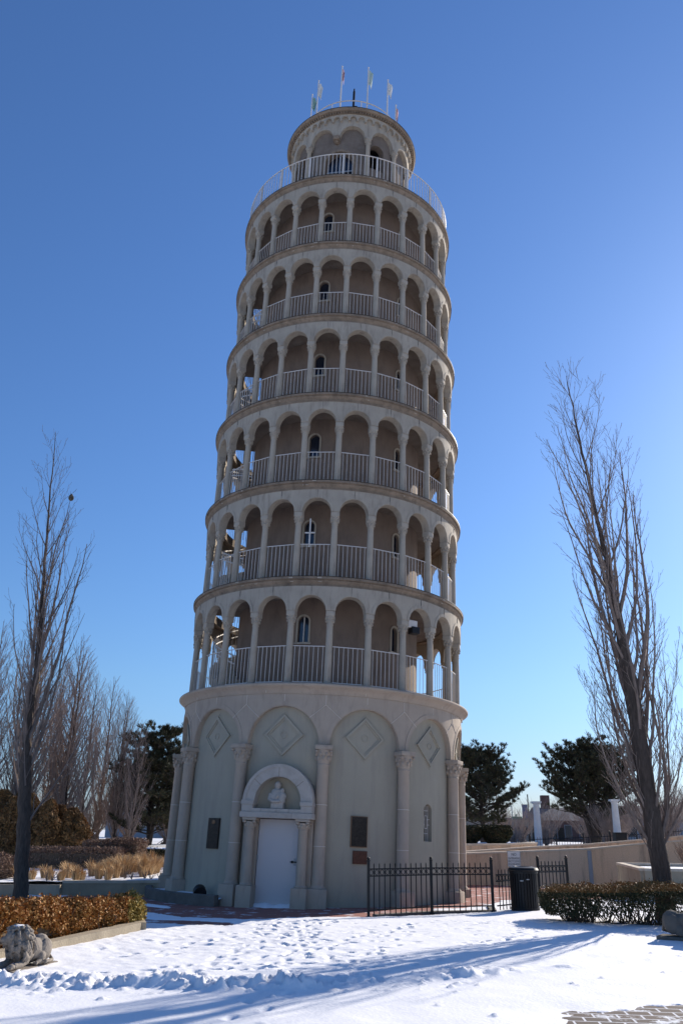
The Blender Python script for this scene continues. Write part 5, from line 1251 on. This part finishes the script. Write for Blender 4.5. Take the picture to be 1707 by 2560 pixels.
# raised planter at the right with a bare shrub
mb = MB()
pl = [(8.86, 26.0), (12.5, 25.4), (13.2, 30.0), (9.6, 30.5)]
t_ = wall_run('planter_wall', pl+[pl[0]], 0.22, -0.05, [0.88, 0.88, 0.9, 0.9, 0.88], M['planter'], 'raised concrete planter box at the right picture edge behind the bare tree', 'wall', 0.07, M['coping'])
mb.add([(x, y, 0.80) for x, y in pl], [(0, 1, 2, 3)]); tag(mb.build('planter_snow', M['snow']), kind='structure')
def bare_bush(loc, h, sp, n, seed, label, cat='shrub', group=None, m='twig', r=0.012):
    rnd = random.Random(seed); mb = MB()
    for k in range(n):
        a = rnd.uniform(0, 6.28); s = sp*rnd.random()**0.6; hh = h*rnd.uniform(.6, 1.0); p = Vector((rnd.gauss(0, sp*.12), rnd.gauss(0, sp*.12), 0)); pts = [p]
        for i in range(1, 6):
            f = i/5; pts.append(Vector((math.cos(a)*s*f+rnd.gauss(0, .03*h), math.sin(a)*s*f+rnd.gauss(0, .03*h), hh*f**0.85)))
        mb.tube(pts, [r*(1-.8*i/5) for i in range(6)], 3, cap=False)
        for j in range(7):
            f = rnd.uniform(.3, 1); q = crom(pts, f); b = a+rnd.uniform(-1.3, 1.3); l = h*rnd.uniform(.1, .28)
            e = q+Vector((math.cos(b)*l*.6, math.sin(b)*l*.6, l)); mb.tube([q, (q+e)/2+Vector((rnd.gauss(0, .03), rnd.gauss(0, .03), 0)), e], [r*.45, r*.38, r*.22], 3, cap=False)
    o = tag(mb.build('bare_shrub', M[m]), label, cat, group); o.location = loc; return o
bare_bush((10.35, 26.6, 0.8), 0.8, 0.35, 40, 3, 'small brown bare shrub in the raised planter at the right edge', m='brown_twig', r=0.008)

# ------------------------------------------------------------------ beyond the ramp
t_ = wall_run('planter_wall', [(3.0, 41.3), (7.9, 41.4), (9.15, 41.5), (9.2, 43.5)], 0.3, -0.1, [1.27, 1.36, 1.42, 1.42], M['concrete'], 'low concrete planter wall under the two dark clipped shrubs', 'wall', 0.08, M['coping'])
mb = MB(); mb.add([(3.0, 41.45, 1.27), (9.1, 41.6, 1.36), (9.1, 46, 1.36), (3.0, 46, 1.3)], [(0, 1, 2, 3)]); tag(mb.build('planter_snow', M['snow']), kind='structure')
for i, (x, y, w_, h) in enumerate([(6.25, 43.4, 1.15, .86), (7.75, 43.3, .98, .88)]):
    pg = [(x+w_*math.cos(a)*.86, y+w_*.8*math.sin(a)) for a in [2*PI*k/12 for k in range(12)]]
    P = hedge_pts(pg, 1.32, lambda X_, Y_: np.full_like(X_, 1.28+h), 6500, 70+i, 0.2, 0.05, 0.25)
    s = 1-0.42*np.clip((1.75-P[:, 2])/0.45, 0, 1); P[:, 0] = x+(P[:, 0]-x)*s; P[:, 1] = y+(P[:, 1]-y)*s
    t_ = thing('clipped_shrub', ['dark flat topped clipped shrub half hidden by the tower', 'dark flat topped clipped shrub standing clear right of the tower'][i], 'shrub', group='clipped shrubs on the far planter')
    leaf_cloud('foliage', P, 0.05, M['dark_yew'], t_, 1.8); mb = MB(); mb.lathe([(w_*.25, 1.25), (w_*.55, 1.6), (w_*.62, 1.95), (w_*.5, 2.02)], 12, c=(x, y, 0)); mb.build('stems', M['hedge_stem'], t_)
pc = thing('pillar', 'white classical column left of the two, nearer the tower', 'column', (10.85, 48.0, 1.0), 0, 'white columns in the far garden')
mb = MB(); mb.lathe([(0.215, 0.12), (0.23, 0.15), (0.215, 0.18), (0.205, 0.2), (0.20, 0.8), (0.165, 2.22), (0.18, 2.24), (0.165, 2.26)], 20); mb.build('shaft', M['pillar'], pc, smooth=40)
mb = MB(); mb.lathe([(0.165, 2.26), (0.19, 2.31), (0.235, 2.36), (0.2, 2.365)], 20); mb.bevbox((0, 0, 2.41), (0.50, 0.50, 0.09), 0.01); mb.build('capital', M['pillar'], pc, smooth=40)
mb = MB(); mb.bevbox((0, 0, 0.06), (0.52, 0.52, 0.12), 0.01); mb.build('plinth', M['pillar'], pc)
p2 = dup(pc, None, (15.15, 48.0, 1.15)); p2['label'] = 'white classical column partly behind the bare branches at the right'
ff = thing('iron_fence', 'far black iron fence in front of the white columns', 'fence')
def far_panel(a, b):
    mb = MB(); a = Vector(a); b = Vector(b); L_ = (b-a).length; n = int(L_/0.14); r_ = math.atan2(b.y-a.y, b.x-a.x)
    for i in range(1, n): c = a.lerp(b, i/n); mb.box((c.x, c.y, c.z+0.46), (0.016, 0.016, 0.92), rz=r_)
    for z in (0.12, 0.82):
        mb.tube([a+Vector((0, 0, z)), b+Vector((0, 0, z))], 0.016, 4)
    mb.build('fence_panel', M['black_metal'], ff)
    mb = MB(); mb.box((a.x, a.y, a.z+0.5), (0.065, 0.065, 1.04)); mb.ell((a.x, a.y, a.z+1.05), (0.04, 0.04, 0.04), None, 1); mb.build('post', M['black_metal'], ff)
q = [(10.0+1.45*k, 46.4+0.12*k, 0.69+0.052*k+0.0065*k*k) for k in range(9)]
for a, b in zip(q[:-1], q[1:]): far_panel(a, b)
b2 = thing('litter_bin', 'dark square litter bin beside the right white column', 'bin', (14.5, 45.6, 1.2))
mb = MB(); mb.bevbox((0, 0, 0.32), (0.56, 0.56, 0.66), 0.02); mb.build('bin_body', M['black_metal'], b2); mb = MB(); mb.bevbox((0, 0, 0.68), (0.62, 0.62, 0.06), 0.01); mb.build('lid', M['black_metal'], b2)
for i, (x, y, h, sp, n) in enumerate([(15.9, 52, 2.3, 1.3, 60), (17.4, 50, 2.6, 1.5, 70), (20.0, 54, 3.4, 1.9, 80), (23.0, 56, 3.6, 2.0, 80), (18.8, 60, 3.2, 1.8, 70), (21.8, 49.5, 2.2, 1.4, 60), (12.2, 52, 1.2, .7, 40), (9.9, 50, 1.0, .6, 40), (10.9, 66, 1.4, 1.2, 50), (7.2, 62, 2.4, 1.3, 60), (11.0, 60, 2.0, 1.2, 60), (-9.0, 47, 1.9, 1.4, 60), (-11.2, 47.5, 2.0, 1.4, 60), (-7.8, 48, 1.7, 1.2, 50), (-12.8, 46.5, 2.2, 1.3, 60), (17.5, 74, 3.2, 2.4, 80), (21.5, 76, 3.4, 2.6, 80), (25.0, 78, 3.4, 2.6, 80), (14.5, 70, 2.6, 2.2, 70), (28.5, 76, 3.6, 2.8, 80), (20.0, 64, 2.6, 2.0, 80)]):
    bare_bush((x, y, 1.05), h, sp, n, 100+i, 'leafless grey brown shrub in the far garden tangle', group='leafless shrubs in the far garden', m='twig_far', r=0.02)

def building(name, label, x0, x1, y0, y1, z0, h, wm, roof, wins_, doors=(), ridge=0.0):
    t_ = thing(name, label, 'building', ((x0+x1)/2, (y0+y1)/2, z0)); hx, hy = (x1-x0)/2, (y1-y0)/2
    mb = MB(); mb.box((0, 0, h/2), (2*hx, 2*hy, h)); mb.build('wall', M[wm], t_)
    mb = MB()
    if ridge > 0:
        o_ = 0.3; mb.add([(-hx-o_, -hy-o_, h-0.05), (hx+o_, -hy-o_, h-0.05), (hx+o_, hy+o_, h-0.05), (-hx-o_, hy+o_, h-0.05), (-hx-o_, 0, h+ridge), (hx+o_, 0, h+ridge)], [(0, 1, 5, 4), (2, 3, 4, 5), (0, 4, 3), (1, 2, 5), (3, 2, 1, 0)])
    else: mb.box((0, 0, h+0.09), (2*hx+0.3, 2*hy+0.3, 0.2))
    rf = mb.build('roof', M[roof], t_)
    for (x, z, w_, hh) in wins_:
        f = MB(); f.box((x, -hy-0.02, z), (w_+0.10, 0.08, hh+0.10)); fo = f.build('window', M['grey_build'], t_); p = MB(); p.box((x, -hy-0.05, z), (w_, 0.06, hh)); p.build('pane', M['glass'], fo)
    for (x, w_, hh) in doors: f = MB(); f.box((x, -hy-0.03, hh/2), (w_, 0.08, hh)); f.build('door', M['bronze'], t_)
    return t_, rf
building('shop', 'low tan building with flat roof behind the pines right of the tower', 12.5, 22.2, 96, 106, 0.9, 2.35, 'tan_build', 'roof_grey', [(-2.6, 1.2, 1.4, 1.0), (0.2, 1.2, 1.4, 1.0), (2.6, 1.2, 1.2, 1.0)], [(4.2, 0.9, 1.7)])
t_, rf = building('brick_house', 'red brick house with grey roof and chimney behind the left white column', 22.8, 28.0, 98, 106, 0.9, 2.4, 'brick_build', 'roof_grey', [(-1.5, 1.2, .7, 1.3), (0.1, 1.2, .7, 1.3), (1.7, 1.2, .7, 1.3)], [(-0.7, .6, 1.6)], 1.4)
mb = MB(); mb.box((-1.3, 0, 4.2), (.9, .9, 1.9)); mb.build('chimney', M['brick_build'], rf)
building('pale_house', 'pale grey house seen through the branches at the right', 29.5, 46, 96, 106, 0.9, 2.6, 'grey_build', 'roof_grey', [(-6, 1.3, 1.0, 1.1), (-2.5, 1.3, 1.0, 1.1), (1.5, 1.3, 1.0, 1.1), (5, 1.3, 1.0, 1.1)], (), 1.5)
building('grey_house', 'grey blue building glimpsed between the pine trunks left of the tower', -22, -11, 84, 92, 0.9, 2.6, 'grey_build', 'roof_grey', [(-3, 1.3, 1.2, 1.0), (0.5, 1.3, 1.2, 1.0), (3.5, 1.3, 1.2, 1.0)], (), 0)
for i, (x, y, h) in enumerate([(30, 120, 7), (36, 125, 8.5), (24, 128, 6.5), (16, 125, 6.5), (43, 118, 8), (50, 125, 9), (9, 130, 6), (-24, 110, 7.5), (-30, 116, 8), (-40, 120, 9), (-18, 118, 6.5), (-12.5, 125, 6.5), (20, 135, 7)]+[(-130+9.5*k, 132+14*math.sin(k*2.3), 6.5+2.2*math.sin(k*1.7)) for k in range(30)]):
    b = dup(bp[i % 3]); b['label'] = 'small bare tree far away beyond the houses'; b['group'] = 'bare trees beyond the houses'; b.name = 'distant_tree'; b.location = (x, y, 0.9); s = h/10.2; b.scale = (s*1.9, s*1.9, s*0.85); b.rotation_euler = (0, 0, i)
def signal(x, y, z, base, label, arm=0):
    t_ = thing('traffic_light', label, 'traffic light', (x, y, base)); mb = MB(); mb.bevbox((0, 0, z-base), (0.30, 0.24, 0.95), 0.03); mb.build('housing', M['signal_body'], t_)
    for k in range(3):
        l = MB(); l.lathe([(0.0, 0.0), (0.10, 0.0), (0.105, -0.01)], 16); o = l.build('lamp', M['green_lamp'] if k == 2 else M['sign_black'], t_); o.location = (0, -0.13, z-base+0.3-0.3*k); o.rotation_euler = (PI/2, 0, 0)
    mb = MB()
    if arm: mb.tube([(arm, 0.2, 0), (arm, 0.2, z-base+0.9), (0, 0.2, z-base+0.75)], 0.06, 6)
    else: mb.tube([(0, 0.2, 0), (0, 0.2, z-base+0.6)], 0.07, 6)
    mb.tube([(0, 0.2, z-base+0.7), (0, 0.0, z-base+0.45)], 0.03, 5); mb.build('pole', M['galv'], t_)
signal(15.14, 95, 3.66, 1.0, 'traffic light showing green beside the left pine trunk', 1.2); signal(16.65, 95, 3.68, 1.0, 'traffic light showing green right of the left pine trunk', 2.2); signal(21.0, 94, 3.33, 1.0, 'traffic light showing green just left of the white column')
st_ = thing('street_sign', 'green street name sign on a thin pole between the pines', 'street sign', (19.0, 94, 1.0))
mb = MB(); mb.tube([(0, 0, 0), (0, 0, 2.75)], 0.045, 6); mb.build('pole', M['galv'], st_); mb = MB(); mb.box((0.12, -0.06, 2.42), (1.0, 0.03, 0.24)); mb.box((0, -0.02, 2.66), (0.03, 0.8, 0.2)); mb.build('name_plate', M['street_green'], st_)
bn_ = thing('banner', 'blue street banner on a pole behind the left white column', 'banner', (17.35, 80, 1.0))
mb = MB(); mb.tube([(0, 0, 0), (0, 0, 4.2)], 0.05, 6); mb.tube([(0, 0, 3.3), (-.62, 0, 3.3)], 0.02, 5); mb.tube([(0, 0, 2.15), (-.62, 0, 2.15)], 0.02, 5); mb.build('pole', M['black_metal'], bn_)
mb = MB(); mb.box((-.33, 0, 2.72), (.5, .02, 1.12)); mb.build('banner_cloth', M['banner'], bn_)
hy = thing('hydrant', 'small orange post beside the far left column', 'hydrant', (11.85, 52, 1.05)); mb = MB(); mb.lathe([(.1, 0), (.1, .06), (.07, .08), (.07, .38), (.10, .40), (.09, .5), (.0, .56)], 12); mb.tube([(-.12, 0, .32), (.12, 0, .32)], .04, 8); mb.build('barrel', M['orange'], hy, smooth=40)
bpy.context.view_layer.update()
